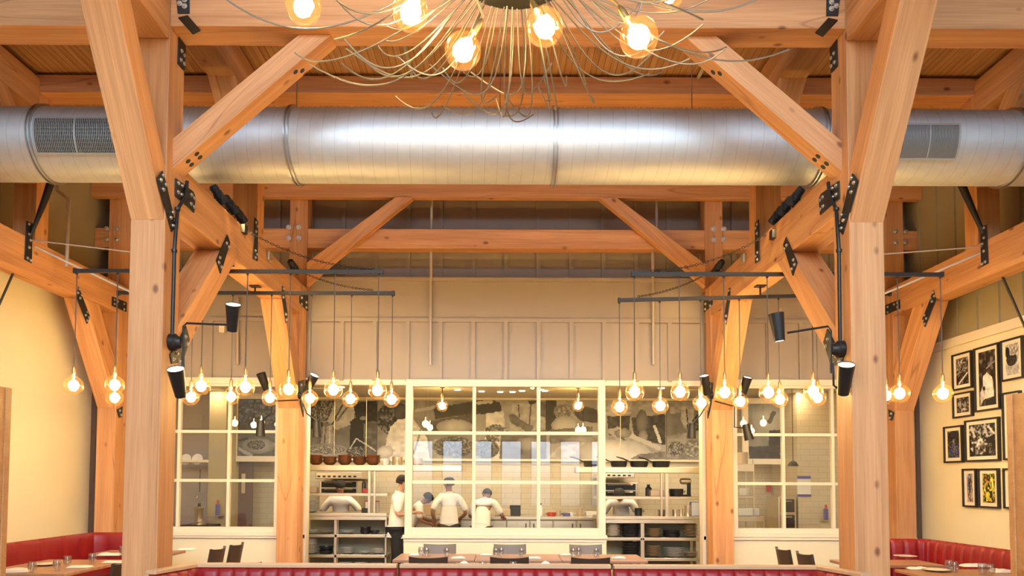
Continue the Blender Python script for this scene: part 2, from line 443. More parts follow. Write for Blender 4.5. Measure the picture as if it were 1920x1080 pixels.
# rear wall (behind the camera) with the glazing that lets the daylight in
mb = MB()
xs = sorted({XL - .2, XR + .2} | {v for q in GLAZ for v in q[:2]})
def rear_band(z0, z1, row):
    cuts = sorted([(q[0], q[1]) for q in row]); x = XL - .2
    for a, b in cuts:
        mb.box(x, a, REARY - .2, REARY, z0, z1); x = b
    mb.box(x, XR + .2, REARY - .2, REARY, z0, z1)
mb.box(XL - .2, XR + .2, REARY - .2, REARY, 0, .75)
rear_band(.75, 3.0, GLAZ[:8])
mb.box(XL - .2, XR + .2, REARY - .2, REARY, 3.0, 5.0)
rear_band(5.0, 9.1, GLAZ[8:])
mb.box(XL - .2, XR + .2, REARY - .2, REARY, 9.1, HIGH)
struct('wall_rear', mb, M['cream'])
for i, (x0, x1, z0, z1) in enumerate(GLAZ):
    mb = MB(); w = .045
    mb.box(x0, x0 + w, REARY - .12, REARY - .05, z0, z1); mb.box(x1 - w, x1, REARY - .12, REARY - .05, z0, z1)
    mb.box(x0, x1, REARY - .12, REARY - .05, z0, z0 + w); mb.box(x0, x1, REARY - .12, REARY - .05, z1 - w, z1)
    mb.box(x0, x1, REARY - .11, REARY - .06, z0 + (z1 - z0) * .62, z0 + (z1 - z0) * .62 + .04)
    if i >= 8: mb.box((x0 + x1) / 2 - .02, (x0 + x1) / 2 + .02, REARY - .11, REARY - .06, z0, z1)
    struct('window_%d' % (i + 5), mb, M['frame'])

# ---- wall towards the kitchen
YW = 10.95
def bw(x0, x1, y, z0, z1, step=.492, x_ref=-.0, bwid=.06, th=.02):
    m_ = MB(); m_.box(x0, x1, y, y + .15, z0, z1); return m_
mb = MB().box(XL, XR, YW, YW + .15, H + 1.47, H + 3.015)
for k in range(-13, 14):
    x = P(887, 660, YW).x + k * .4905
    if XL < x < XR: mb.box(x - .03, x + .03, YW - .035, YW, H + 1.47, H + 2.36)
struct('wall_back', mb, M['grey'])
struct('trim_2', MB().box(XL, XR, YW - .035, YW, H + 2.36, H + 2.42).box(XL, XR, YW - .05, YW + .3, H + 2.975, H + 3.03), M['grey'])
mb = MB().box(XL, XR, 11.3, 11.45, H + 3.015, CEIL)
for k in range(-13, 14):
    x = P(888, 400, 11.3).x + k * .505
    if XL < x < XR: mb.box(x - .032, x + .032, 11.262, 11.3, H + 3.015, CEIL)
struct('wall_back_upper', mb, M['grey'])
struct('ceiling_soffit', MB().box(XL, XR, YW + .15, 11.45, H + 2.9, H + 3.0), M['grey'])

def window(name, x0, x1, zb, zt, cols, rows, yf, fw, mw, depth=.09, sill=None):
    """frame with muntins and glass; cols / rows are muntin centres"""
    mb = MB()
    mb.box(x0 - fw, x0, yf, yf + depth, zb - fw, zt + fw); mb.box(x1, x1 + fw, yf, yf + depth, zb - fw, zt + fw)
    mb.box(x0, x1, yf, yf + depth, zb - fw, zb); mb.box(x0, x1, yf, yf + depth, zt, zt + fw)
    for c in cols: mb.box(c - mw/2, c + mw/2, yf + .015, yf + depth - .01, zb, zt)
    for r in rows: mb.box(x0, x1, yf + .018, yf + depth - .012, r - mw/2, r + mw/2)
    f = mb.build(name, M['creamtrim'], kind='structure', bevel=.004)
    MB().box(x0, x1, yf + .045, yf + .051, zb, zt).build('window_pane', M['glass'], f)
    MB().box(x0 - fw - .02, x1 + fw + .02, yf - .035, yf + .02, zb - fw - .05, zb - fw).build('window_sill', M['creamtrim'], f, bevel=.005)
    return f
def X_(px, Y, py=850): return P(px, py, Y).x
def Z_(py, Y, px=945): return P(px, py, Y).z
# central kitchen window
YC = 10.80
cx0, cx1 = X_(773, YC), X_(1122, YC)
window('window_2', cx0, cx1, Z_(990, YC), Z_(725, YC), [X_(888.5, YC), X_(1010, YC)], [Z_(812, YC), Z_(904.5, YC)], YC, .105, .052)
ox0, ox1 = X_(758, YC), X_(1137, YC)
struct('wall_kitchen', MB().box(ox0, ox1, YC + .02, YC + .14, 0, Z_(990, YC) - .105), M['cream'])
struct('trim_3', MB().box(ox0, ox1, YC - .0, YC + .02, Z_(1003, YC) - .10, Z_(1003, YC) - .03).box(ox0, ox1, YC + .0, YC + .02, 0, .14), M['creamtrim'])
# side windows
YS = 10.85
for s, nm in ((-1, 'window_1'), (1, 'window_3')):
    c = [242, 334, 428, 519] if s < 0 else [1379, 1470, 1563, 1656]
    r = [809, 901, 988] if s < 0 else [815, 907, 991]
    x = [X_(q, YS) for q in c]; zz = [Z_(q, YS, 428 if s < 0 else 1470) for q in r]; zt = H + 1.47 - .10
    window(nm, x[0] + .03, x[3] - .03, zz[2], zt, x[1:3], zz[:2], YS, .08, .045)
    a, b = (XL, X_(574, YS) - .0) if s < 0 else (X_(1318, YS), XR)
    mb = MB(); yy0, yy1 = YS + .02, YS + .13
    mb.box(a, b, yy0, yy1, 0, zz[2] - .08)
    mb.box(a, x[0] - .05, yy0, yy1, zz[2] - .08, H + 1.47); mb.box(x[3] + .05, b, yy0, yy1, zz[2] - .08, H + 1.47)
    mb.box(x[0] - .05, x[3] + .05, yy0, yy1, zt + .08, H + 1.47)
    struct('wall_kitchen_' + ('left' if s < 0 else 'right'), mb, M['cream'])
    struct('trim_%d' % (4 if s < 0 else 5), MB().box(a, b, YS - .02, YS + .02, H + 1.41, H + 1.50).box(a, b, YS - .02, YS + .02, Z_(1004, YS) - .05, Z_(1004, YS)).box(a, b, YS - .01, YS + .02, 0, .14), M['creamtrim'])
    j = X_(576, YS) if s < 0 else X_(1316, YS)
    struct('door_%d' % (1 if s < 0 else 2), MB().box(min(j, j + s*.05), max(j, j + s*.05), YS - .02, YS + .16, 0, H + 1.47), M['creamtrim'])
for s in (-1, 1):
    a, b = (XL, XL + .07) if s < 0 else (XR - .05, XR)
    struct('trim_%d' % (8 if s < 0 else 9), MB().box(a, b, YS - .06, YS - .02, 0, H + 2.9), M['door'])
# header over the two pass openings
struct('trim_6', MB().box(X_(576, YW), X_(1316, YW), YW - .02, YW + .13, H + 1.41, H + 1.49), M['creamtrim'])

# ================================================================ timber frame
def timber(name, tag, poly, vec, axis, mat=None, parent=None, bevel=.007):
    poly = [Vector(p) for p in poly]; vec = Vector(vec); X = Vector(axis).normalized()
    Zv = (vec - X * vec.dot(X)).normalized(); Yv = Zv.cross(X)
    c = sum(poly, Vector()) / len(poly) + vec / 2
    m = Matrix((X, Yv, Zv)).transposed().to_4x4(); m.translation = c
    return MB().prism(poly, vec).build(name, mat or M['fir'], parent, frame=m, bevel=bevel, tag=tag)
def rect_xz(x0, x1, z0, z1, y): return [(x0, y, z0), (x1, y, z0), (x1, y, z1), (x0, y, z1)]
def rect_yz(y0, y1, z0, z1, x): return [(x, y0, z0), (x, y1, z0), (x, y1, z1), (x, y0, z1)]

bolt_mesh = None
def add_bolt(parent, p, out, r=.015):
    global bolt_mesh
    out = Vector(out).normalized()
    if bolt_mesh is None:
        t = MB().lathe([(1.5, 0), (1.5, .18), (1, .2), (1, .9), (.75, 1.1)], n=10).build('bolt', M['bolt'])
        bolt_mesh = t.data; bpy.data.objects.remove(t)
    o = bpy.data.objects.new('bolt', bolt_mesh); COL.objects.link(o)
    f = Matrix.Translation(Vector(p)) @ out.to_track_quat('Z', 'Y').to_matrix().to_4x4()
    o.parent = parent; o.matrix_parent_inverse = wm(parent).inverted(); o.matrix_basis = f @ Matrix.Diagonal((r, r, r, 1)); WM[o.name] = f
    return o
def plate(parent, pts, out, bolts=(), th=.012, r=.013):
    out = Vector(out)
    o = MB().prism(pts, out * th).build('steel_plate', M['plate'], parent, bevel=.002)
    for b in bolts: add_bolt(o, Vector(b) + out * th, out, r)
    return o

SD = {-1: 'left', 1: 'right'}
Fz = lambda z: z + H
TOPZ = CEIL - .03
for s in (-1, 1):
    w = SD[s]
    X = (lambda x: x) if s < 0 else mxx
    def V(x, y, z): return Vector((X(x), y, Fz(z)))
    def mirror(p): return Vector((X(p.x), p.y, p.z))
    def polyx(pxs, xp): return [mirror(PX(a, b, xp)) for a, b in pxs]
    def polyy(pxs, yp): return [mirror(P(a, b, yp)) for a, b in pxs]
    IN = (-s, 0, 0)
    XO, XI = -3.20, -2.905          # outer / inner face of the main frames
    SO, SI = -5.77, -5.50           # side frames
    sx = lambda a, b: (X(b) - X(a), 0, 0)
    # main front post
    fp = timber('timber_post', ('thick pale fir post rising full height at the front %s, a brace on each side' % w, 'post'),
                [V(XO, 6.2, -H), V(XO, 6.5, -H), V(XO, 6.5, 4.4), V(XO, 6.2, 4.4)], sx(XO, XI), (0, 0, 1))
    plate(fp, polyx([(334.6,53),(347.7,55.6),(344,132.4),(332,119.4)], XI), IN, polyx([(337.8,95.5),(343,104),(336.5,112),(342.5,119.5)], XI))
    g2 = plate(fp, polyx([(327.6,334),(360.6,359),(364.5,368),(362,399),(327,367)], XI), IN,
          polyx([(332,343),(339,348.5),(331.7,360),(338,365),(356.7,365),(362,371),(355.8,382),(361.3,388)], XI))
    plate(fp, polyx([(347,611),(354,637),(340,680),(320,682),(317,665),(333,640)], XI), IN,
          polyx([(345,631),(349,644.5),(329,663),(323,673),(333.6,677)], XI))
    # big brace leaning towards the camera
    y0, z0 = 6.2, 2.21; d = Vector((0, -.521, .853)); th = .24
    zt = 3.80
    k1 = (zt - z0) / .853; k2 = (zt - (z0 + th / .521)) / .853
    br = timber('timber_brace', ('heavy orange brace leaning out toward the viewer from the %s front post' % w, 'brace'),
                [V(XO, y0, z0), V(XO, y0 - .521*k1, zt), V(XO, y0 - .521*k2, zt), V(XO, y0, z0 + th/.521)], sx(XO + .005, XI - .005), d)
    plate(br, polyx([(303,320),(293,334),(320,435),(328,424),(311,350)], XI), IN,
          polyx([(303.6,329),(299,337.5),(308.8,346),(303.6,355),(322,398.4),(317.9,408),(326.3,414.6),(321.8,423)], XI))
    # longitudinal beam over that brace
    timber('timber_beam', ('orange beam running toward the viewer from the top of the %s front post' % w, 'beam'),
           [V(XO, 2.6, 3.80), V(XO, 6.19, 3.80), V(XO, 6.19, 4.25), V(XO, 2.6, 4.25)], sx(XO, XI), (0, 1, 0))
    # knee brace in the plane of the front frame
    yk = 6.31
    a, b_, c_, d_ = [mirror(P(*q, yk)) for q in ((321, 262), (321, 319), (622, 32), (561, 33))]
    zb = Fz(3.915)
    c_.z = zb; d_.z = zb
    kb = timber('timber_brace', ('long diagonal knee brace from the %s front post up to the top beam' % w, 'brace'),
                [a, b_, c_, d_], (0, .20, 0), (c_ - b_))
    un = Vector((-s * .7, 0, -.72)).normalized()
    t_ = (c_ - b_).normalized(); nrm = Vector((t_.z, 0, -t_.x)); nrm = nrm if nrm.z < 0 else -nrm
    for u_, v_ in ((.16, .06), (.26, .06), (.16, .13), (.26, .13), (1.40, .08), (1.46, .13)):
        p = b_ + t_ * u_ + Vector((0, v_, 0))
        MB().lathe([(.023, -.004), (.025, .0015)], p, nrm, 14).build('bolt_hole', M['ventdark'], kb)
    # beam from front post back to the second post
    mb_ = timber('timber_beam', ('deep orange beam between the %s front post and the post by the kitchen, spotlights on it' % w, 'beam'),
                 rect_yz(6.5, 10.4, Fz(2.36), Fz(2.80), X(XO)), sx(XO, XI), (0, 1, 0))
    plate(mb_, polyx([(561,554),(576.7,553),(576,583.5),(561,568)], XI), IN, polyx([(564,558.5),(572.6,567),(563.7,570.5),(572.6,577)], XI), r=.016)
    # lower braces of that beam
    b1 = timber('timber_brace', ('short brace behind the %s front post, holding up the deep beam' % w, 'brace'),
                [V(XO, 6.5, 1.37), V(XO, 6.5, 1.0), V(XO, 7.86, 2.36), V(XO, 7.49, 2.36)], sx(XO, XI), (0, 1, 1))
    plate(b1, polyx([(425,440),(430,455),(412,513),(404,488)], XI), IN, polyx([(423,456),(427,463),(410,483),(408,492),(413,500)], XI))
    b2 = timber('timber_brace', ('short bright brace in front of the %s kitchen post under the deep beam' % w, 'brace'),
                [V(XO, 10.4, 1.0), V(XO, 9.53, 2.36), V(XO, 9.9, 2.36), V(XO, 10.4, 1.58)], sx(XO, XI), (0, -.55, .83))
    plate(b2, polyx([(528.5,536),(531,542),(538,588),(535,606),(528,558)], XI), IN, polyx([(529.5,541),(529,557),(534,589),(535,599)], XI), r=.016)
    plate(b2, polyx([(559,715),(570,712),(568,782),(562,755)], XI), IN, polyx([(563,722),(562,740),(567,766)], XI), r=.016)
    # second post
    sp_ = timber('timber_post', ('fir post at the %s edge of the kitchen opening, lit orange' % w, 'post'),
                 [V(XO, 10.4, -H), V(XO, 10.7, -H), V(XO, 10.7, 2.80), V(XO, 10.4, 2.80)], sx(XO, XI), (0, 0, 1))
    # rear truss post
    tp = timber('timber_post', ('upper truss post with four bolt heads above the %s kitchen post' % w, 'post'),
                [V(XO + .02, 10.72, 2.80), V(XO + .02, 10.97, 2.80), V(XO + .02, 10.97, 4.55), V(XO + .02, 10.72, 4.55)], sx(XO, XI - .03), (0, 0, 1))
    for q in ((541, 426), (560, 426), (541, 446), (560, 446)):
        add_bolt(tp, mirror(P(*q, 10.72)), (0, -1, 0), .026)
    for q in ((533, 353), (582, 353)):
        p = mirror(P(*q, 10.72)); plate(tp, [p + Vector((-.07, 0, -.05)), p + Vector((.07, 0, -.03)), p + Vector((.03, 0, .06)), p + Vector((-.06, 0, .05))], (0, -1, 0))
    pts = [mirror(P(*q, 10.58)) for q in ((575, 492), (575, 535), (612, 500), (775, 352), (742, 348))]
    zt_ = Fz(4.13)
    timber('timber_brace', ('diagonal brace of the rear truss on the %s, high above the kitchen' % w, 'brace'), [pts[0], pts[1], pts[2], Vector((pts[3].x, pts[3].y, zt_)), Vector((pts[4].x, pts[4].y, zt_))],
           (0, .14, 0), pts[3] - pts[2])
    # post standing on the beam, middle truss
    up = timber('timber_post', ('pale short post standing on the deep %s beam, passing behind the duct' % w, 'post'),
                [V(XO, 8.5, 2.80), V(XO, 8.74, 2.80), V(XO, 8.74, 4.56), V(XO, 8.5, 4.56)], sx(XO, XI), (0, 0, 1))
    plate(up, polyx([(476.7,408),(482.7,415),(481.7,490),(473,485)], XI), IN, polyx([(478,417),(480.5,424),(478,434),(477,470),(480,477),(477,483)], XI))
    plate(up, polyx([(480,62),(487,62),(486,98),(480,104)], XI), IN, polyx([(483,68),(484,88),(482.5,95)], XI))
    timber('timber_beam', ('high beam behind the top of the %s front post, close under the ceiling' % w, 'beam'), rect_yz(6.5, 8.5, Fz(4.33), Fz(4.72), X(XO)), sx(XO, XI), (0, 1, 0))
    timber('timber_brace', ('shadowed brace behind the %s front post above the duct' % w, 'brace'),
           [V(XO, 8.5, 3.55), V(XO, 7.72, 4.33), V(XO, 8.05, 4.33), V(XO, 8.5, 3.9)], sx(XO, XI), (0, -1, 1))
    # side frame
    sb = timber('timber_beam', ('deep beam along the %s side wall, seen running back to the corner post' % w, 'beam'),
                rect_yz(3.0, 10.4, Fz(2.36), Fz(2.78), X(SO)), sx(SO, SI), (0, 1, 0))
    plate(sb, polyx([(209.7,556),(236.7,567),(236,585),(209,573)], SI), IN, polyx([(213,562),(219,565),(213,570),(231,570),(231,580)], SI))
    fsp = timber('timber_post', ('fir post in the far %s corner behind the banquette' % w, 'post'),
                 [V(SO, 10.4, -H), V(SO, 10.68, -H), V(SO, 10.68, 2.78), V(SO, 10.4, 2.78)], sx(SO, SI), (0, 0, 1))
    b3 = timber('timber_brace', ('brace under the %s side beam, running down to the far corner post' % w, 'brace'),
                [V(SO, 10.4, 1.0), V(SO, 9.53, 2.36), V(SO, 9.9, 2.36), V(SO, 10.4, 1.58)], sx(SO, SI), (0, -.55, .83))
    plate(b3, polyx([(146.7,538),(151,550.6),(167.5,593.6),(162,607.5),(142,556)], SI), IN,
          polyx([(147,542),(144.6,549),(151.4,553),(148.6,559),(162.5,585),(159,591),(165,595),(162,601)], SI))
    plate(b3, polyx([(218,768),(229,762),(227,782),(222,783)], SI), IN, polyx([(223,770),(225,778)], SI))
    su = timber('timber_post', ('short post standing on the %s side beam behind the black rod' % w, 'post'),
                [V(SO, 8.5, 2.78), V(SO, 8.74, 2.78), V(SO, 8.74, 4.56), V(SO, 8.5, 4.56)], sx(SO, SI), (0, 0, 1))
    plate(su, polyx([(48.6,414),(59.7,418.6),(58,493.6),(45,486.7)], SI), IN, polyx([(52.8,420),(52.8,439),(55.6,450.5),(50,484),(55.6,488),(53,464)], SI))
    plate(su, polyx([(60,62),(74,62),(74,127),(60,115)], SI), IN, polyx([(64,70),(70,78),(64,101),(70,106),(64,112),(70,118)], SI))
    timber('timber_post', ('dark truss post high in the far %s corner with four bolt heads' % w, 'post'),
           [V(-5.85, 10.72, 2.78), V(-5.85, 10.97, 2.78), V(-5.85, 10.97, 4.55), V(-5.85, 10.72, 4.55)], sx(-5.85, -5.48), (0, 0, 1))
    timber('timber_beam', ('high beam close under the ceiling along the %s side' % w, 'beam'), rect_yz(3.0, 8.5, Fz(4.33), Fz(4.72), X(SO)), sx(SO, SI), (0, 1, 0))
    timber('timber_brace', ('shadowed brace above the duct near the %s wall' % w, 'brace'),
           [V(SO, 8.5, 3.45), V(SO, 7.62, 4.33), V(SO, 7.95, 4.33), V(SO, 8.5, 3.78)], sx(SO, SI), (0, -1, 1))
# bolt heads on the far corner truss posts
for o in [q for q in bpy.data.objects if q.name.startswith('timber_post') and 'high in the far' in q.get('label', '')]:
    s = -1 if 'left' in o['label'] else 1
    for q in ((200, 429), (219, 429), (200, 449), (219, 449)):
        p = P(*q, 10.72)
        if s > 0: p.x = mxx(p.x)
        add_bolt(o, p, (0, -1, 0), .026)
# cross beams
fb = timber('timber_beam', ('long pale beam crossing the top of the picture between the two front posts', 'beam'), rect_xz(-2.905, 2.945, Fz(3.915), Fz(4.35), 6.2), (0, .29, 0), (1, 0, 0))
for s in (-1, 1):
    X = (lambda x: x) if s < 0 else mxx
    pts = [P(*q, 6.2) for q in ((331, -6), (356, -6), (356, 26), (334, 26))]
    plate(fb, [Vector((X(p.x), p.y, p.z)) for p in pts], (0, -1, 0), [Vector((X(p.x), p.y, p.z)) for p in (P(347, 1, 6.2), P(347, 13, 6.2), P(338, 8, 6.2))], r=.016)
    pts = [PZ(*q, Fz(3.915)) for q in ((334, 32), (352, 28), (376, 56), (362, 63))]
    plate(fb, [Vector((X(p.x), p.y, p.z)) for p in pts], (0, 0, -1))
    a, b = (XL, XO) if s < 0 else (mxx(XO), XR)
    timber('timber_beam', ('pale beam crossing the top %s corner of the picture beyond the front post' % SD[s], 'beam'), rect_xz(a, b, Fz(3.915), Fz(4.35), 6.2), (0, .29, 0), (1, 0, 0))
timber('timber_beam', ('dark red cross beam under the ceiling boards, just above the duct', 'beam'), rect_xz(XL, XR, Fz(4.56), TOPZ, 8.5), (0, .30, 0), (1, 0, 0))
timber('timber_beam', ('top beam of the rear truss, half hidden below the duct', 'beam'), rect_xz(XL, XR, Fz(4.13), Fz(4.50), 10.6), (0, .12, 0), (1, 0, 0))
timber('timber_beam', ('horizontal tie of the rear truss across the taupe wall', 'beam'), rect_xz(XL, XR, Z_(466, 10.74), Z_(430, 10.74), 10.74), (0, .2, 0), (1, 0, 0))

# ================================================================ duct
DY, DZ, DR = 7.5, Fz(3.459), .369
duct = thing('spiral_duct', 'large round galvanised air duct spanning the whole picture under the ceiling', 'duct', (0, DY, DZ))
fr_ = Matrix.Translation((0, DY, DZ))
n = 96
def ductpart(x0, x1): return MB().lathe([(DR, x0), (DR, x1)], (0, DY, DZ), (1, 0, 0), n, cap=False)
prev = XL
for xr in (-4.72, -2.17, .505, 3.2, 5.2, XR):
    ductpart(prev, xr).build('duct_section', M['duct'], duct, smooth=True, frame=Matrix.Translation((0, DY, DZ)))
    if xr != XR:
        for k in (-.018, .018):
            MB().lathe([(DR, xr+k-.008), (DR+.024, xr+k-.006), (DR+.024, xr+k+.006), (DR, xr+k+.008)], (0, DY, DZ), (1, 0, 0), n, cap=False).build('duct_flange', M['ductring'], duct, smooth=True)
    prev = xr
def vent(px0, px1, py0, py1):
    """grille saddled on the curved face of the duct"""
    def ang(py):   # angle on the duct whose pixel height matches
        best = None
        for i in range(2000):
            a = R(-40 + i * .06); y = DY - DR * math.cos(a); z = DZ + DR * math.sin(a)
            yy = (z - EYE.z) / y; e = abs(yy - (900 - py) / FPX)
            if best is None or e < best[0]: best = (e, a)
        return best[1]
    a0, a1 = ang(py1), ang(py0)
    x0 = P(px0, (py0+py1)/2, DY - DR).x; x1 = P(px1, (py0+py1)/2, DY - DR).x
    def pt(x, a, r): return (x, DY - r * math.cos(a), DZ + r * math.sin(a))
    def patch(x0, x1, a0, a1, r0, r1, k=8):
        mb = MB()
        for i in range(k):
            u, v = a0 + (a1-a0)*i/k, a0 + (a1-a0)*(i+1)/k
            mb.add([pt(x0,u,r0),pt(x1,u,r0),pt(x1,v,r0),pt(x0,v,r0),pt(x0,u,r1),pt(x1,u,r1),pt(x1,v,r1),pt(x0,v,r1)],
                   [(0,3,2,1),(4,5,6,7),(0,1,5,4),(1,2,6,5),(2,3,7,6),(3,0,4,7)])
        return mb
    v = patch(x0, x1, a0, a1, DR + .001, DR + .012).build('vent', M['ventdark'], duct)
    f = MB(); fw = .022; fa = .05
    for q in (patch(x0-fw, x0, a0-fa, a1+fa, DR, DR+.03), patch(x1, x1+fw, a0-fa, a1+fa, DR, DR+.03), patch(x0, x1, a0-fa, a0, DR, DR+.03), patch(x0, x1, a1, a1+fa, DR, DR+.03),
              patch((x0+x1)/2-.006, (x0+x1)/2+.006, a0, a1, DR+.01, DR+.028)):
        f.add(q.v, q.f)
    f.build('vent_frame', M['vent'], v)
    sl = MB(); N_ = 44
    for i in range(N_):
        x = x0 + (x1 - x0) * (i + .5) / N_; q = patch(x - .0028, x + .0028, a0, a1, DR + .01, DR + .026, 5); sl.add(q.v, q.f)
    for i in range(9):
        a = a0 + (a1 - a0) * (i + .5) / 9; q = patch(x0, x1, a - .005, a + .005, DR + .012, DR + .018, 1); sl.add(q.v, q.f)
    sl.build('vent_slats', M['vent'], v)
vent(67, 215, 215, 277); vent(1690, 1795, 221, 281)
for px, top in ((938, 60), (557, 60), (1297, 60), (1700, 60), (200, 60)):
    x = P(px, 150, DY).x
    MB().tube([(x, DY, DZ + DR - .01), (x, DY, CEIL)], .005, 6).build('hanger_rod', M['wire'], duct)

# conduits: along the ceiling, down the taupe wall
def conduit(pts, label, r=.022, mat='pipe', group=None, name='conduit'):
    o = MB().tube(pts, r, 10).build(name, M[mat], smooth=True); settag(o, label, 'pipe', group); return o
xa = P(808, 500, 10.88).x
conduit([(xa, 4, Fz(4.76)), (xa, 10.80, Fz(4.76)), (xa, 10.9, Fz(4.7)), (xa, 10.9, P(808, 684, 10.9).z)], 'straight taupe conduit dropping down the wall left of the middle')
xb = P(1224, 500, 10.9).x; xb2 = P(1231, 400, 10.9).x
conduit([(xb2, 4, Fz(4.76)), (xb2, 10.80, Fz(4.76)), (xb2, 10.9, Fz(4.7)), (xb2, 10.9, P(1231, 428, 10.9).z), (xb, 10.9, P(1224, 448, 10.9).z), (xb, 10.9, P(1224, 684, 10.9).z)], 'taupe conduit with a small kink dropping down the wall right of the middle')
conduit([P(109, 330, 8.9), P(108, 358, 8.9), P(129, 374, 8.9), P(125, 500, 8.9)], 'conduit with an elbow in the dark corner behind the left rod')
conduit([P(446, 560, 10.9), P(445, 684, 10.9)], 'short pale conduit on the wall behind the upper left sconce arm')
conduit([P(1715, 358, 10.9), P(1717, 492, 10.9)], 'thin black pipe on the wall beside the far right truss post', .02, 'black')
o = MB().cbox(P(417, 617, 10.9), (.085, .08, .11)).build('sensor_box', M['creamtrim'], bevel=.01); settag(o, 'small white sensor box on the taupe wall behind the left sconce arm', 'sensor')

# ================================================================ lamps
def inst(name, mesh, parent, mat4):
    o = bpy.data.objects.new(name, mesh); COL.objects.link(o)
    o.parent = parent; o.matrix_parent_inverse = wm(parent).inverted(); o.matrix_basis = mat4; WM[o.name] = mat4
    return o
def takemesh(o):
    me = o.data; WM.pop(o.name, None); bpy.data.objects.remove(o); return me
T = lambda v: Matrix.Translation(Vector(v))
def proto(fn, mat, smooth=True):
    mb = MB(); fn(mb); return takemesh(mb.build('proto', mat, smooth=smooth, origin=(0, 0, 0)))
def globe_fn(mb):
    r = .1; pr = [(.017, .135), (.019, .118), (.028, .105)]
    for i in range(1, 17):
        a = R(18 + i * 162 / 16); pr.append((r * math.sin(a) if i < 16 else 1e-4, r * math.cos(a)))
    mb.lathe(pr, n=28, cap=False)
ME_GLOBE = proto(globe_fn, M['globe'])
ME_SOCKET = proto(lambda mb: mb.lathe([(.006, .225), (.012, .215), (.018, .20), (.021, .17), (.021, .13), (.016, .125)], n=16), M['brass'])
def fil_fn(mb):
    for k in range(6):
        a = k * math.pi / 3; c, s_ = math.cos(a), math.sin(a)
        mb.tube([(.010*c, .010*s_, .055), (.044*c, .044*s_, .03), (.048*c, .048*s_, -.01), (.024*c, .024*s_, -.045), (.006*c, .006*s_, -.05)], .0085, 6)
    mb.tube([(0, 0, .12), (0, 0, .05), (0, 0, -.05)], .005, 6)
    mb.sphere((0, 0, 0), .050, 16, 12, (1, 1, 1.15))  # no filament: glowing ball added to imitate the bloom around the wires
ME_FIL = proto(fil_fn, M['filament_and_glow'])
def bulb(parent, c, energy, tilt=None, rad=.045):
    m = T(c) @ (tilt or Matrix.Identity(4))
    b = inst('bulb', ME_GLOBE, parent, m)
    inst('filament_and_glow', ME_FIL, b, m); inst('socket', ME_SOCKET, b, m)
    return b

def pendant(label, p0, p1, bulbs, Yf, lighten=1):
    b0, b1 = P(*p0, Yf(p0[0])), P(*p1, Yf(p1[0]))
    t = thing('bar_pendant_light', label, 'pendant light', (b0 + b1) / 2)
    d = (b1 - b0); u = d.normalized(); w = Vector((0, 0, 1)).cross(u).normalized(); v = u.cross(w)
    rot = Matrix((u, w, v)).transposed()
    MB().cbox((b0 + b1) / 2, (d.length, .036, .042), rot).build('bar', M['bronze'], t, bevel=.003)
    for e in (b0, b1): MB().cbox(e, (.03, .045, .055), rot).build('bar_end', M['bronze'], t, bevel=.003)
    for (bx, by) in bulbs:
        c = P(bx, by, Yf(bx)); k = (c.x - b0.x) / d.x; top = b0 + d * k
        c.x = top.x; c.y = top.y
        MB().lathe([(.007, -.045), (.014, -.03), (.014, 0)], top, n=10).build('cord_grip', M['bronze'], t)
        MB().tube([top, c + Vector((0, 0, .215))], .0055, 6).build('cord', M['cord'], t)
        bulb(t, c, E_PEND)
    return t, b0, b1, rot
GA = 'long bar pendant lights under the deep beams'
pA = pendant('left bar pendant with eight round bulbs, the nearer and larger of the left two', (141, 508), (716, 510),
        [(138, 723), (215, 722), (296, 724), (377, 724), (460, 726), (541, 730), (625, 731), (708, 732)], lambda x: 8.0)
pB = pendant('left bar pendant with eight bulbs hanging just behind the nearer left one', (222, 549), (738, 550),
        [(215, 746), (287, 745), (358, 745), (433, 744), (506, 746), (581, 747), (657, 748), (734, 749)], lambda x: 8.9)
pC = pendant('right bar pendant with eight round bulbs, the nearer and larger of the right two', (1186, 514), (1766, 515),
        [(1190, 735), (1275, 735), (1359, 736), (1441, 736), (1525, 734), (1606, 736), (1687, 738), (1768, 738)], lambda x: 7.85)
pD = pendant('slightly tilted right bar pendant hanging just behind the nearer right one', (1161, 563), (1668, 551),
        [(1162, 763), (1238, 761), (1315, 756), (1388, 753), (1462, 749), (1533, 746), (1607, 744), (1662, 742)], lambda x: 8.8)
for (t, b0, b1, rot), s in ((pA, -1), (pB, -1), (pC, 1), (pD, 1)):
    x = -3.05 if s < 0 else 3.09
    k = (x - b0.x) / (b1.x - b0.x); p = b0 + (b1 - b0) * k
    MB().tube([p, (p.x, p.y, Fz(2.36))], .012, 8).build('hanger', M['bronze'], t)
    MB().cbox((p.x, p.y, Fz(2.352)), (.12, .1, .016)).build('mounting_plate', M['bronze'], t, bevel=.003)
    x = -5.67 if s < 0 else 5.71
    if min(b0.x, b1.x) - .02 < x < max(b0.x, b1.x) + .02:
        k = (x - b0.x) / (b1.x - b0.x); p = b0 + (b1 - b0) * k
        MB().tube([p, (p.x, p.y, Fz(2.36))], .012, 8).build('hanger', M['bronze'], t)

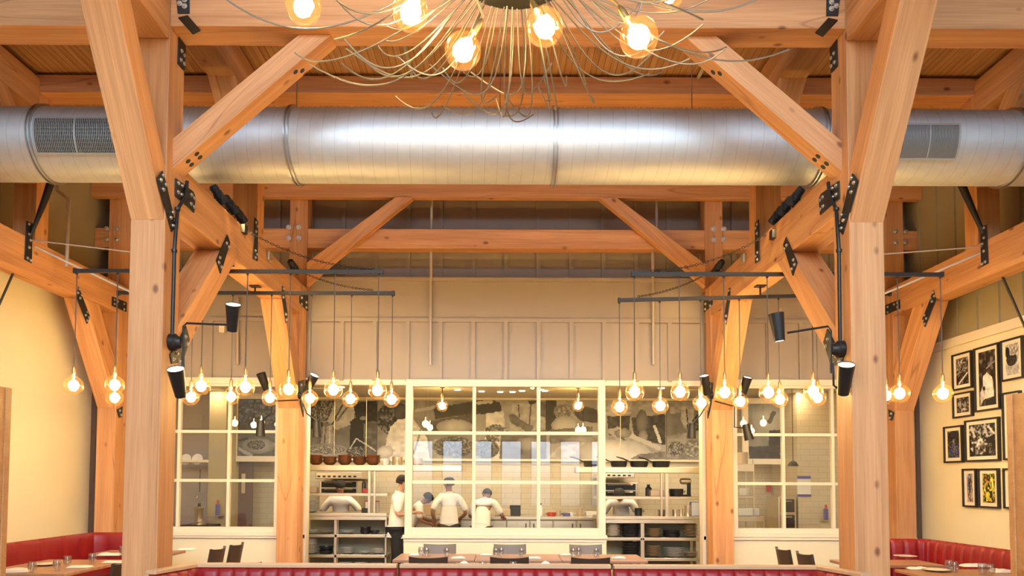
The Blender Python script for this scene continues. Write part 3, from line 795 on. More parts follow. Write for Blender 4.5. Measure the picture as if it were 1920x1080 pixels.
def chain(name, label, p0, p1, sag, r=.0035, pitch=.034):
    p0, p1 = Vector(p0), Vector(p1); L_ = (p1 - p0).length; n_ = int(L_ / pitch); mb = MB()
    def f(t): return p0.lerp(p1, t) - Vector((0, 0, sag * 4 * t * (1 - t)))
    for i in range(n_):
        a, b = f(i / n_), f((i + 1) / n_); u = (b - a).normalized(); _, v, w = basis(u)
        q = v if i % 2 else w; c = (a + b) / 2; h = pitch * .66
        mb.tube([c + u * h * math.cos(k * math.pi / 4) + q * .011 * math.sin(k * math.pi / 4) for k in range(8)], r, 4, closed=True)
    o = mb.build(name, M['plate']); settag(o, label, 'chain'); return o
chain('support_chain', 'dark chain from the nearer left bar pendant up to its beam', P(702, 505, 8.0), P(462, 432, 8.2), .10)
chain('support_chain', 'dark chain from the farther left bar pendant toward the left kitchen post', P(699, 544, 8.9), P(545, 500, 9.7), .06)
chain('support_chain', 'dark chain from the nearer right bar pendant up to its beam', P(1222, 508, 7.85), P(1444, 436, 8.2), .10)
chain('support_chain', 'dark chain from the tilted right bar pendant toward the right kitchen post', P(1196, 556, 8.8), P(1340, 505, 9.7), .06)

# ---------------------------------------------------------------- chandelier
CH = Vector((P(965, 100, 4.0).x, 4.0, P(965, -30, 4.0).z))
ch = thing('wire_chandelier', 'huge chandelier of curling metal wires and round bulbs at the top centre', 'chandelier', CH)
MB().lathe([(.02, 0), (.16, .006), (.27, .03), (.34, .075), (.36, .12), (.30, .2), (.12, .26), (.03, .3)], CH, n=48).build('hub', M['hub'], ch, smooth=True)
MB().tube([CH + Vector((0, 0, .28)), (CH.x, CH.y, HIGH)], .018, 10).build('stem', M['hub'], ch)
rc = random.Random(11)
for (bx, by, Y) in ((569, 12, 4.05), (769, 24, 3.94), (868, 95, 3.92), (1021, 50, 3.8), (1198, 70, 3.7), (1252, -14, 4.2), (660, -60, 4.8), (960, -50, 4.9)):
    c = P(bx, by, Y); d = (CH + Vector((0, 0, .12)) - c); dh = Vector((d.x, d.y, 0)).normalized()
    ax = (Vector((0, 0, 1)) + dh * .55).normalized()
    tl = Vector((0, 0, 1)).rotation_difference(ax).to_matrix().to_4x4()
    top = c + ax * .21; st = CH - dh * .30 + Vector((0, 0, .05))
    mid = (top + st) / 2 + Vector((0, 0, -.02)) + ax * .03
    MB().tube([st, mid, top + ax * .03, top], .008, 8).build('lamp_arm', M['brass'], ch, smooth=True)
    bulb(ch, c, E_CHAND, tl)
for i in range(92):
    th = 2 * math.pi * (i + rc.uniform(-.4, .4)) / 92
    side = abs(math.cos(th))
    L_ = rc.uniform(.42, .80) + side ** 1.3 * rc.uniform(.15, .72)
    D = rc.uniform(.26, .50) * (1 - .25 * side)
    if rc.random() < .25: L_ *= .65
    end = rc.uniform(.70, .98); lat = rc.uniform(-.42, .42); curl = rc.uniform(0, .22)
    u = Vector((math.cos(th), math.sin(th), 0)); w = Vector((-math.sin(th), math.cos(th), 0))
    r0 = rc.uniform(.20, .34); p0 = CH + Vector((0, 0, .02 + .06 * (r0 / .34) ** 2)); pts = []
    for k in range(20):
        t_ = k / 19
        rr = r0 + L_ * (t_ - curl * max(0, t_ - .6) ** 2 * 4)
        z = -D * math.sin(math.pi * end * t_ ** 1.15) - .02 * t_ + (.10 * side) * math.sin(math.pi * .5 * t_) * (1 - t_)
        pts.append(p0 + u * rr + w * lat * t_ ** 3 + Vector((0, 0, z)))
    MB().tube(pts, .0048, 6).build('wire', M['wire'], ch, smooth=True)

# ---------------------------------------------------------------- sconces
def shade(parent, pw, pn, rw=.066, rn=.045, glow=(True, True), e=E_SCONCE):
    """tapered metal shade, pw wide end, pn narrow end"""
    pw, pn = Vector(pw), Vector(pn); ax = (pw - pn); L_ = ax.length; a = ax.normalized()
    sh = MB().lathe([(rn - .004, .012), (rn - .004, 0), (rn, 0), (rw, L_), (rw - .004, L_), (rw - .006, L_ - .012)], pn, a, 28, cap=False).build('shade', M['black'], parent, smooth=True)
    MB().lathe([(.001, L_ - .014), (rw - .005, L_ - .014), (rw - .005, L_ - .010), (.001, L_ - .010)], pn, a, 24).build('lamp_lens', M['shade_in'] if glow[0] else M['black'], sh)
    MB().lathe([(.001, .010), (rn - .004, .010), (rn - .004, .006), (.001, .006)], pn, a, 24).build('lamp_lens', M['shade_in'] if glow[1] else M['black'], sh)
    if glow[0] and e:
        l = light_obj('sconce_light', 'SPOT', (0, 0, 0), e, WARM, spot_size=R(110), spot_blend=.8, shadow_soft_size=.05)
        l.parent = sh; l.matrix_parent_inverse = wm(sh).inverted()
        l.matrix_basis = T(pw + a * .02) @ a.to_track_quat('-Z', 'Y').to_matrix().to_4x4()
    return sh
def P_(a, b, Y, s=1): return P(a, b, Y)
# front posts
for s in (-1, 1):
    nm = 'left' if s < 0 else 'right'
    if s < 0:
        cond = [(351, 340), (348, 368), (333, 392), (327, 470), (323, 628)]; j = (326, 642); armp = [(344, 690), (344, 612), (350, 606), (426, 609)]
        s1 = ((437.5, 570), (436, 620)); s2 = ((329, 691), (339, 743)); arm2 = [(343, 660), (341, 700), (338, 705)]
    else:
        cond = [(1553, 342), (1556, 368), (1568, 392), (1573, 470), (1575, 640)]; j = (1574, 655); armp = [(1558, 700), (1558, 620), (1552, 612), (1476, 624)]
        s1 = ((1455, 588), (1462, 640)); s2 = ((1587, 683), (1581, 739)); arm2 = [(1562, 680), (1563, 722), (1568, 727), (1576, 725)]
    xw = -2.875 if s < 0 else 2.915
    Yp = 6.36
    sc_ = thing('post_sconce', 'black two-shade sconce on the inner side of the %s front post, shades stacked' % nm, 'wall lamp', P(*j, Yp))
    jp = PX(*j, xw)
    MB().tube([PX(a, b, xw) for a, b in cond], .016, 10).build('conduit', M['black'], sc_, smooth=True)
    for q in (cond[3], cond[2]):
        MB().lathe([(.024, -.012), (.024, .012)], PX(*q, xw), n=12).build('conduit_clip', M['black'], sc_)
    MB().lathe([(.075, 0), (.075, .05), (.06, .062), (.045, .10)], (jp.x + s * .03, jp.y, jp.z), (-s, 0, 0), 24).build('junction_box', M['black'], sc_, smooth=True)
    ya = jp.y
    MB().tube([P(a, b, ya) for a, b in armp], .0095, 8).build('lamp_arm', M['black'], sc_, smooth=True)
    MB().tube([P(a, b, ya - .02) for a, b in arm2], .0095, 8).build('lamp_arm', M['black'], sc_, smooth=True)
    MB().tube([jp + Vector((-s*.05, 0, 0)), P(*armp[1], ya) - Vector((0, 0, .08))], .0095, 8).build('lamp_arm', M['black'], sc_, smooth=True)
    shade(sc_, P(*s1[0], ya - (.11 if s < 0 else 0)), P(*s1[1], ya), glow=(s < 0, s > 0))
    shade(sc_, P(*s2[0], ya - .25), P(*s2[1], ya - .11), .07, .045, e=E_SCONCE * 1.3)
# kitchen posts
for s in (-1, 1):
    nm = 'left' if s < 0 else 'right'
    Yk = 10.32
    if s < 0:
        j = (562, 742); L4 = [((489, 700), (500, 731)), ((590, 703), (573, 738)), ((488, 818), (489, 788)), ((595, 820), (594, 789))]
        arms = [[(562, 742), (520, 745), (499, 728)], [(562, 742), (568, 742), (574, 736)], [(560, 750), (512, 752), (508, 775), (489, 790)], [(566, 750), (575, 775), (594, 790)]]
    else:
        j = (1335, 742); L4 = [((1320, 704), (1326, 740)), ((1402, 707), (1392, 741)), ((1296, 822), (1297, 794)), ((1405, 825), (1398, 795))]
        arms = [[(1335, 742), (1330, 744), (1326, 738)], [(1335, 742), (1378, 746), (1392, 738)], [(1332, 750), (1312, 780), (1297, 796)], [(1340, 752), (1377, 762), (1377, 801), (1397, 803)]]
    t = thing('post_sconce', 'black four-shade sconce on the %s kitchen post among the pendant bulbs' % nm, 'wall lamp', P(*j, Yk))
    MB().lathe([(.05, 0), (.05, .06), (.03, .075)], P(*j, 10.4), (0, -1, 0), 20).build('junction_box', M['black'], t, smooth=True)
    for a in arms: MB().tube([P(u, v, Yk) for u, v in a], .009, 8).build('lamp_arm', M['black'], t, smooth=True)
    for i, (a, b) in enumerate(L4):
        shade(t, P(*a, Yk - (.10 if i < 2 else 0)), P(*b, Yk), .066, .048, glow=((i != 0 or s > 0), False), e=E_SCONCE)

# ---------------------------------------------------------------- small theatre spots, boxes, rods, wires
def spot(label, c, d, L_=.17, r=.05):
    c = Vector(c); d = Vector(d).normalized(); t = thing('spotlight', label, 'spotlight', c)
    MB().lathe([(r*.6, 0), (r*.85, .01), (r*.85, L_*.4), (r, L_*.42), (r, L_), (r*.9, L_), (r*.88, L_ - .02)], c - d * L_/2, d, 20).build('body', M['blueblack'], t, smooth=True)
    for k in (.12, .24, .36): MB().lathe([(r*.95, 0), (r*.95, .008)], c + d * (k * L_ - L_/2), d, 20).build('cooling_fin', M['blueblack'], t)
    _, u, v = basis(d)
    MB().tube([c + u * r * 1.15, c + u * r * 1.25 - Vector((0, 0, r*1.3)), c - u * r * 1.25 - Vector((0, 0, r*1.3)), c - u * r * 1.15], .007, 6).build('yoke', M['black'], t)
    MB().lathe([(.001, 0), (r*.85, 0), (r*.85, .004), (.001, .004)], c + d * (L_/2 - .012), d, 18).build('lamp_lens', M['ventdark'], t)
    l = light_obj('track_light', 'SPOT', (0, 0, 0), E_TRACK, WARM, spot_size=R(80), spot_blend=1, shadow_soft_size=.04)
    l.parent = t; l.matrix_parent_inverse = wm(t).inverted(); l.matrix_basis = T(c + d * (L_/2 + .01)) @ d.to_track_quat('-Z', 'Y').to_matrix().to_4x4()
    return t
for s, nm, px in ((-1, 'left', ((409, 364, 7.42), (431, 383, 7.75), (448, 402, 8.02), (551, 500, 9.9))), (1, 'right', ((1493, 368, 7.35), (1474, 386, 7.62), (1458, 403, 7.9), (1347, 500, 9.9)))):
    wh = ('nearest of three', 'middle of three', 'farthest of three')
    for i, (a, b, Y) in enumerate(px):
        lab = 'blue-black spotlight on top of the %s deep beam, %s' % (nm, wh[i]) if i < 3 else 'blue-black spotlight alone beside the far end of the %s deep beam' % nm
        spot(lab, P(a, b, Y), ((-s) * .35, .55 + .1 * i, -.6), L_=.2 if i < 3 else .22)
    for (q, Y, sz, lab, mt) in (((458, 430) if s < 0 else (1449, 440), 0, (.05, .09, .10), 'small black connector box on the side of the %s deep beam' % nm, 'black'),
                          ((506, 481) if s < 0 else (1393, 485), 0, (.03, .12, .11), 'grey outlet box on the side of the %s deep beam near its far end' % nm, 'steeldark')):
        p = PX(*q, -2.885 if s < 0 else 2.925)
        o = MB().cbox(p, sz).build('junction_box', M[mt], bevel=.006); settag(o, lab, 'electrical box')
    # boom rods
    rp_ = [(98, 334), (84, 375), (61, 434), (30, 500), (0, 568), (-60, 700)] if s < 0 else [(1803, 346), (1820, 385), (1847, 445), (1880, 520), (1919, 607), (1975, 735)]
    o = MB().tube([P(a, b, 8.40) for a, b in rp_], [.044, .036, .019, .014, .013, .013], 12).build('tapered_rod', M['black'], smooth=True)
    settag(o, 'long black tapered rod leaning across the %s side beam' % nm, 'rod')
    g0 = P(57, 450, 8.46) if s < 0 else P(1852, 462, 8.46)
    w1 = [g0, P(242, 472, 7.9) if s < 0 else P(1662, 476, 7.9)]; w2 = [P(66, 463, 8.46) if s < 0 else P(1845, 472, 8.46), P(240, 545, 8.7) if s < 0 else P(1664, 548, 8.7)]
    for q, lab, r_ in ((w1, 'upper thin steel wire from the %s side beam to behind the front post', .007), (w2, 'lower thicker steel wire sloping down from the %s side beam', .012)):
        d = (q[1] - q[0]); o = MB().tube([q[0], q[1] + d * .35], r_, 8).build('guy_wire', M['cable'], smooth=True); settag(o, lab % nm, 'wire')

# ================================================================ kitchen
YB = 14.0
struct('wall_kitchen_back', MB().box(XL, XR, YB, YB + .15, 0, H + 1.6), M['tile'])
# photo mural panels above the tiles: a print grid with its own picture
def printed(name, quad, nx, ny, fn, mat, parent=None, tag=None, thick=None):
    """quad: bl, br, tr, tl"""
    bl, br, tr, tl = [Vector(q) for q in quad]; vs = []; fs = []; cols = []
    for j in range(ny + 1):
        for i in range(nx + 1):
            u, v = i / nx, j / ny; vs.append((bl * (1-u) + br * u) * (1-v) + (tl * (1-u) + tr * u) * v)
    for j in range(ny):
        for i in range(nx):
            fs.append((j*(nx+1)+i, j*(nx+1)+i+1, (j+1)*(nx+1)+i+1, (j+1)*(nx+1)+i)); cols.append(fn((i+.5)/nx, (j+.5)/ny))
    mb = MB().add(vs, fs)
    n_ = (br - bl).cross(tl - bl).normalized()
    if thick:   # board behind the print
        k = len(mb.v); b = [bl, br, tr, tl]; mb.add([p for p in b] + [p - n_ * thick for p in b], [(4,7,6,5),(0,1,5,4),(1,2,6,5),(2,3,7,6),(3,0,4,7)])
        cols += [(.03, .03, .03)] * 5
    o = mb.build(name, mat, parent)
    ca = o.data.color_attributes.new('print', 'FLOAT_COLOR', 'CORNER'); data = []
    for p, c in zip(o.data.polygons, cols):
        for _ in range(p.loop_total): data += [c[0], c[1], c[2], 1]
    ca.data.foreach_set('color', data)
    if tag: settag(o, *tag)
    return o
def hsh(x, y, s=0):
    n_ = math.sin(x * 127.1 + y * 311.7 + s * 74.7) * 43758.5453; return n_ - math.floor(n_)
def vnoise(x, y, s=0):
    xi, yi = math.floor(x), math.floor(y); fx, fy = x - xi, y - yi; fx = fx*fx*(3-2*fx); fy = fy*fy*(3-2*fy)
    return (hsh(xi, yi, s)*(1-fx) + hsh(xi+1, yi, s)*fx)*(1-fy) + (hsh(xi, yi+1, s)*(1-fx) + hsh(xi+1, yi+1, s)*fx)*fy
def inpoly(x, y, p):
    r = False; n_ = len(p)
    for i in range(n_):
        x1, y1 = p[i]; x2, y2 = p[i-1]
        if (y1 > y) != (y2 > y) and x < (x2 - x1) * (y - y1) / (y2 - y1) + x1: r = not r
    return r
def painter(x0, x1, y0, y1, bg, shapes, seed=0, grain=.10, scale=.09):
    """shapes in photo-like coordinates: ('e',cx,cy,rx,ry,g) ellipse, ('p',[pts],g), ('l',x1,y1,x2,y2,w,g) stroke, ('n',cx,cy,rx,ry,g0,g1,freq) mottled patch"""
    def fn(u, v):
        x = x0 + (x1 - x0) * u; y = y1 - (y1 - y0) * v
        n0 = vnoise(x * scale, y * scale, seed)
        g = bg(x, y) if callable(bg) else bg
        g = g * (1 - grain) + grain * 1.2 * n0
        wx = x + (vnoise(x * .3, y * .3, seed + 3) - .5) * 2; wy = y + (vnoise(x * .3, y * .3, seed + 5) - .5) * 2
        for s in shapes:
            k = s[0]
            if k == 'e':
                d = ((wx - s[1]) / s[3]) ** 2 + ((wy - s[2]) / s[4]) ** 2
                if d < 1: g = s[5] * (1.0 - .28 * d) + .08 * (n0 - .5)
            elif k == 'p':
                if inpoly(wx, wy, s[1]): g = s[2] + .16 * (vnoise(x * .13, y * .2, seed + 8) - .5) * (.5 + s[2])
            elif k == 'l':
                dx, dy = s[3] - s[1], s[4] - s[2]; L2 = dx*dx + dy*dy; t = max(0, min(1, ((wx - s[1])*dx + (wy - s[2])*dy) / L2))
                if math.hypot(wx - s[1] - dx*t, wy - s[2] - dy*t) < s[5]: g = s[6]
            elif k == 'n':
                d = ((wx - s[1]) / s[3]) ** 2 + ((wy - s[2]) / s[4]) ** 2
                if d < 1: g = s[5] + (s[6] - s[5]) * vnoise(x * s[7], y * s[7], seed + 1) ** 1.5
        g = max(.012, min(.85, max(g, 0.0) ** 1.95)); return (g, g * .975, g * .92)
    return fn
def mural(px0, px1, py0, py1, fn, label, Y=YB - .03):
    q = [P(px0, py1, Y), P(px1, py1, Y), P(px1, py0, Y), P(px0, py0, Y)]
    zb, zt = (q[0].z + q[1].z) / 2, (q[2].z + q[3].z) / 2
    q = [(q[0].x, Y, zb), (q[1].x, Y, zb), (q[1].x, Y, zt), (q[0].x, Y, zt)]
    return printed('photo_mural', q, int((px1 - px0) / 1.3), int((py1 - py0) / 1.3), fn, M['mural'], tag=(label, 'photo mural', 'black and white photo mural over the kitchen'), thick=.02)
mural(560, 706, 751, 861, painter(560, 706, 751, 861, .34, [
    ('p', [(560,751),(600,751),(604,800),(560,812)], .13), ('n', 612, 772, 30, 22, .15, .7, .5),
    ('p', [(628,751),(668,751),(660,795),(630,806),(612,790)], .62), ('l', 640, 760, 622, 796, 1.6, .2), ('l', 655, 757, 630, 790, 1.2, .3),
    ('p', [(605,800),(622,797),(628,838),(600,838)], .52), ('l', 610, 800, 608, 836, 1, .3), ('l', 617, 800, 618, 836, 1, .75),
    ('e', 610, 846, 46, 14, .62), ('e', 612, 843, 34, 8, .48), ('n', 612, 843, 30, 7, .3, .8, .6),
    ('p', [(656,790),(680,776),(684,861),(654,861)], .03), ('p', [(660,756),(706,751),(706,800),(668,790)], .10), ('e', 680, 784, 7, 4, .5),
    ('p', [(684,790),(706,790),(706,861),(684,861)], .30), ('n', 668, 848, 20, 11, .03, .7, .8), ('l', 668, 822, 704, 845, 1.3, .7), ('l', 668, 822, 656, 840, 1.3, .7)], 1),
    'photo mural panel with jars, leaves and a dish, at the left end')
mural(707, 889, 751, 861, painter(707, 889, 751, 861, .42, [
    ('n', 735, 785, 30, 30, .1, .5, .3), ('e', 750, 772, 12, 16, .26), ('p', [(746,787),(772,783),(800,820),(806,861),(722,861),(724,822),(732,800)], .78),
    ('e', 722, 848, 16, 12, .80), ('l', 790, 800, 776, 850, 2, .45), ('p', [(800,790),(888,775),(888,812),(806,815)], .22), ('p', [(812,765),(886,752),(886,775),(815,786)], .12),
    ('e', 852, 800, 34, 14, .66), ('p', [(806,826),(850,818),(852,861),(808,861)], .55), ('n', 850, 838, 38, 20, .15, .6, .4), ('l', 780, 770, 812, 764, 3, .62)], 2),
    'photo mural panel of a white-shirted cook behind the left jamb')
mural(890, 1023, 751, 861, painter(890, 1023, 751, 861, .55, [
    ('p', [(890,751),(930,751),(926,775),(890,778)], .10), ('l', 896, 756, 920, 754, 3, .7), ('e', 932, 764, 8, 11, .07), ('p', [(912,776),(944,770),(952,861),(905,861)], .78),
    ('p', [(960,756),(1020,752),(1023,800),(1010,846),(972,846),(955,800)], .62), ('l', 972, 760, 974, 800, 1.2, .25), ('l', 995, 756, 992, 806, 1.4, .28), ('e', 998, 752, 7, 6, .12),
    ('p', [(953,778),(962,776),(992,797),(984,806),(956,792)], .33), ('e', 990, 802, 10, 7, .4), ('n', 930, 812, 24, 16, .2, .75, .35), ('p', [(940,812),(1023,806),(1023,861),(936,861)], .36),
    ('e', 992, 832, 26, 12, .6), ('n', 912, 842, 24, 18, .15, .6, .5), ('p', [(1012,752),(1023,752),(1023,783),(1012,778)], .28)], 3),
    'photo mural panel of two cooks in white at the middle of the kitchen wall')
mural(1024, 1248, 751, 861, painter(1024, 1248, 751, 861, .56, [
    ('p', [(1024,751),(1044,751),(1042,800),(1024,812)], .14), ('p', [(1066,768),(1102,762),(1128,772),(1124,794),(1090,790)], .20), ('e', 1058, 772, 20, 14, .55), ('n', 1060, 772, 18, 12, .3, .7, .4),
    ('e', 1060, 800, 26, 20, .72), ('p', [(1030,806),(1110,800),(1112,828),(1030,832)], .36), ('e', 1090, 826, 30, 10, .6), ('p', [(1050,836),(1130,826),(1130,861),(1024,861)], .68),
    ('p', [(1130,751),(1186,751),(1184,775),(1150,783),(1132,776)], .66), ('p', [(1190,751),(1248,751),(1248,772),(1215,778)], .62), ('p', [(1138,780),(1182,780),(1180,812),(1142,818)], .24),
    ('p', [(1196,758),(1222,756),(1214,802),(1200,806)], .62), ('p', [(1184,784),(1248,776),(1248,834),(1190,824)], .22), ('e', 1204, 790, 11, 22, .42),
    ('e', 1206, 818, 9, 12, .55), ('p', [(1134,806),(1160,800),(1240,842),(1232,848),(1180,842)], .60), ('l', 1160, 806, 1236, 840, 4, .72), ('e', 1168, 812, 16, 9, .58), ('l', 1164, 820, 1186, 834, 1.4, .3),
    ('l', 1228, 800, 1238, 828, 3, .8), ('e', 1150, 850, 70, 26, .86), ('p', [(1200,851),(1248,846),(1248,861),(1180,861)], .42)], 4),
    'photo mural panel of floury hands rolling dough, right of the middle window')
mural(1250, 1316, 751, 861, painter(1250, 1316, 751, 861, .38, [
    ('p', [(1254,751),(1316,751),(1316,768),(1258,776)], .55), ('p', [(1280,760),(1300,758),(1304,800),(1286,806),(1276,786)], .62), ('l', 1288, 766, 1290, 794, 1, .2),
    ('p', [(1288,796),(1306,796),(1304,826),(1290,826)], .05), ('n', 1310, 800, 12, 24, .05, .5, .6), ('p', [(1250,818),(1316,806),(1316,861),(1250,861)], .52), ('n', 1268, 842, 16, 14, .2, .8, .55),
    ('e', 1298, 842, 16, 17, .56), ('n', 1298, 842, 14, 15, .35, .8, .35)], 5),
    'narrow photo mural panel of bread loaves at the right end')
# rails above and below the mural
za = Z_(748, YB - .04); zb_ = Z_(862, YB - .04)
struct('trim_7', MB().box(X_(556, YB), X_(1330, YB), YB - .07, YB, za - .02, za + .03).box(X_(556, YB), X_(1330, YB), YB - .07, YB, zb_ - .03, zb_ + .015), M['creamtrim'])
# side murals seen through the side windows, each in a cream frame
def framed_mural(px0, px1, py0, py1, Y, fn, label, fwid=.10):
    a, b = P(px0, py1, Y), P(px1, py0, Y)
    f = MB().box(a.x - fwid, a.x, Y, Y + .07, a.z - fwid, b.z + fwid).box(b.x, b.x + fwid, Y, Y + .07, a.z - fwid, b.z + fwid).box(a.x, b.x, Y, Y + .07, a.z - fwid, a.z).box(a.x, b.x, Y, Y + .07, b.z, b.z + fwid) \
        .build('framed_mural', M['creamtrim'], tag=(label, 'picture'))
    printed('mural_print', [(a.x, Y + .02, a.z), (b.x, Y + .02, a.z), (b.x, Y + .02, b.z), (a.x, Y + .02, b.z)], int((px1-px0)/1.1), int((py1-py0)/1.1), fn, M['mural'], f)
framed_mural(444, 540, 748, 855, 13.3, painter(444, 540, 748, 855, .14, [('n', 480, 775, 40, 25, .05, .45, .25), ('p', [(444,812),(540,806),(540,855),(444,855)], .30), ('e', 484, 836, 32, 14, .55), ('n', 480, 834, 18, 9, .08, .6, .8),
    ('p', [(505,826),(518,832),(506,842)], .5), ('l', 448, 842, 470, 853, 3, .6), ('l', 448, 826, 462, 822, 2, .1)], 6), 'dark mural print of a decorated dish seen through the left window')
framed_mural(1404, 1498, 757, 860, 13.3, painter(1404, 1498, 757, 860, .40, [('e', 1440, 790, 34, 34, .60), ('p', [(1480,757),(1498,757),(1498,860),(1494,860),(1486,800)], .14), ('e', 1490, 812, 9, 34, .62), ('p', [(1442,806),(1468,806),(1468,838),(1442,838)], .07),
    ('p', [(1404,838),(1470,834),(1470,860),(1404,860)], .16), ('e', 1484, 850, 22, 9, .6), ('l', 1452, 774, 1444, 790, 4, .2)], 9), 'mural print of a cook at work seen through the right window')

def kbox(name, label, cat, px0, px1, py0, py1, Y, d, mat, bevel=.006, group=None):
    a, b = P(px0, py1, Y), P(px1, py0, Y)
    o = MB().box(a.x, b.x, Y, Y + d, a.z, b.z).build(name, M[mat], bevel=bevel); settag(o, label, cat, group); return o
YF = 11.5; DP = .42
zK = lambda py: Z_(py, YF)
SHELVES = {}
def pass_unit(side):
    L = side < 0
    x0, x1 = (X_(571, YF), X_(727, YF)) if L else (X_(1118, YF), X_(1317, YF))
    nm = 'left' if L else 'right'
    t = thing('stainless_shelving', 'stainless shelving and pass counter full of dishes in the %s kitchen opening' % nm, 'shelving', ((x0+x1)/2, YF, 0))
    d = 0 if L else 4
    def sh(py, x0, x1, th=.045, y0=YF, y1=YF + DP, name='shelf'):
        z = zK(py + d); MB().box(x0, x1, y0, y1, z - th, z).build(name, M['steel'], t, bevel=.006); SHELVES[(side, py)] = z
    sh(963, x0, x1, .05, YF - .04, YF + DP + .1, 'counter_top')
    MB().box(x0, x1, YF - .03, YF - .005, zK(976 + d), zK(969 + d) - .004).build('counter_lip', M['steel'], t, bevel=.004)
    m = X_(629, YF) if L else X_(1204, YF)
    for py in (1003, 1041): sh(py, x0, m, .05); sh(py, m, x1, .05)
    sh(1076, x0, x1, .05)
    sh(926, x0, x1, .045, YF + .02, YF + .34)
    h0, h1 = (X_(571, YF), X_(866, YF)) if L else (X_(1080, YF), X_(1318, YF))
    MB().box(h0, h1, YF - .02, YF + .36, zK(884 + d/2), zK(873 + d/2)).build('over_shelf', M['steel'], t, bevel=.008); SHELVES[(side, 873)] = zK(873 + d/2)
    for px, p0, p1, w in (((631, 970, 1080, .045), (693, 884, 963, .04), (703, 884, 963, .03), (574, 884, 1080, .03), (725, 970, 1080, .03)) if L else ((1204, 974, 1084, .06), (1250, 886, 967, .05), (1240, 886, 967, .03), (1314, 974, 1084, .045), (1121, 886, 1084, .03))):
        x = X_(px, YF); MB().box(x - w/2, x + w/2, YF, YF + .04, zK(p1), zK(p0)).build('upright', M['steel'], t, bevel=.004)
        if p0 > 960: MB().box(x - w/2 - .06, x + w/2 - .06, YF + DP - .04, YF + DP, zK(p1), zK(p0)).build('upright', M['steel'], t, bevel=.004)
    MB().box(x0, x1, YF + DP, YF + DP + .015, zK(1085), zK(975)).build('back_panel', M['olive'], t)
    return t
pass_unit(-1); pass_unit(1)

# dish meshes
def lathe_me(prof, mat, n=28): return proto(lambda mb: mb.lathe(prof, n=n), mat)
ME_PLATE = lathe_me([(.001, 0), (.07, 0), (.078, .004), (.125, .016), (.13, .019), (.124, .021), (.075, .009), (.001, .008)], M['plateware'])
ME_TAN = lathe_me([(.001, 0), (.07, 0), (.078, .004), (.125, .016), (.13, .019), (.124, .021), (.075, .009), (.001, .008)], M['tanware'])
ME_PAN = lathe_me([(.001, 0), (.105, 0), (.12, .012), (.132, .055), (.136, .056), (.128, .03), (.11, .008), (.001, .008)], M['blackware'])
ME_BOWL = lathe_me([(.001, 0), (.045, 0), (.075, .02), (.105, .06), (.112, .062), (.10, .05), (.07, .022), (.001, .012)], M['bowlwood'])
ME_WBOWL = lathe_me([(.001, 0), (.045, 0), (.09, .025), (.13, .07), (.137, .072), (.125, .05), (.08, .02), (.001, .012)], M['plateware'])
def one(name, me, loc, label, cat, group=None, rz=0, scale=(1, 1, 1), rx=0):
    o = bpy.data.objects.new(name, me); COL.objects.link(o); o.location = loc; o.rotation_euler = (rx, 0, rz); o.scale = scale
    WM[o.name] = T(loc) @ Matrix.Rotation(rz, 4, 'Z'); return settag(o, label, cat, group)
rs = random.Random(5)
def stack(name, me, px, base, side, n, wpx, dz, label, cat, group, shift=0, thick=1.0):
    z = SHELVES[(side, base)] + .001; x = X_(px, YF + .2); sc_ = wpx / FPX * (YF + .2) / .262
    if me is ME_BOWL: sc_ = wpx / FPX * (YF + .2) / .224
    if me in (ME_WBOWL, ME_PAN): sc_ = wpx / FPX * (YF + .2) / .274
    for i in range(n):
        one(name, me, (x + rs.uniform(-.003, .003), YF + .15 + shift + rs.uniform(-.003, .003), z + i * dz), label, cat, group, rs.uniform(0, 6), (sc_, sc_, thick))
W, TN = 'plate', 'plate'
stack('plate', ME_PLATE, 589, 1003, -1, 3, 26, .021, 'white plate in the low stack at the far left of the upper dish shelf', 'plate', 'low stack, left opening, upper dish shelf')
stack('plate', ME_TAN, 614, 1003, -1, 2, 27, .021, 'tan plate in the pair beside the left opening\'s shelf upright', 'plate', 'tan pair, left opening')
stack('plate', ME_PLATE, 654, 1003, -1, 3, 30, .021, 'white plate in the short stack beside the two black bowls', 'plate', 'short stack beside black bowls')
stack('plate', ME_PLATE, 587, 1041, -1, 13, 26, .0205, 'white plate in the tall stack at the left end of the left shelving', 'plate', 'tall white stack, left opening')
stack('plate', ME_PLATE, 656, 1041, -1, 5, 26, .0205, 'white plate in the middle-height stack on the second shelf, left opening', 'plate', 'middle stack, second shelf, left opening')
stack('plate', ME_PLATE, 688, 1041, -1, 2, 22, .0205, 'white plate in the pair on the second shelf of the left opening', 'plate', 'pair, second shelf, left opening')
stack('plate', ME_PLATE, 712, 1041, -1, 4, 22, .0205, 'white plate in the stack beside the standing cook\'s trousers', 'plate', 'stack beside the standing cook')
for px, n_, w in ((652, 8, 'left'), (681, 8, 'middle'), (708, 7, 'right')):
    stack('plate', ME_PLATE, px, 1076, -1, n_, 27, .0205, 'white plate in the %s stack of three on the lowest shelf, left opening' % w, 'plate', '%s stack, lowest shelf, left opening' % w)
stack('plate', ME_PLATE, 1149, 1003, 1, 13, 24, .0205, 'pale plate in the tall stack beside the central window, upper dish shelf', 'plate', 'tall pale stack, right opening')
stack('plate', ME_TAN, 1225, 1003, 1, 7, 30, .0205, 'tan plate in the stack right of the thick upright, upper dish shelf', 'plate', 'tan stack, upper shelf, right opening')
stack('plate', ME_TAN, 1292, 1003, 1, 10, 29, .0225, 'tan plate in the loose tall stack at the right end, upper dish shelf', 'plate', 'loose tan stack, right end')
stack('plate', ME_TAN, 1223, 1041, 1, 9, 27, .0205, 'tan plate in the stack right of the thick upright, second dish shelf', 'plate', 'tan stack, second shelf, right opening')
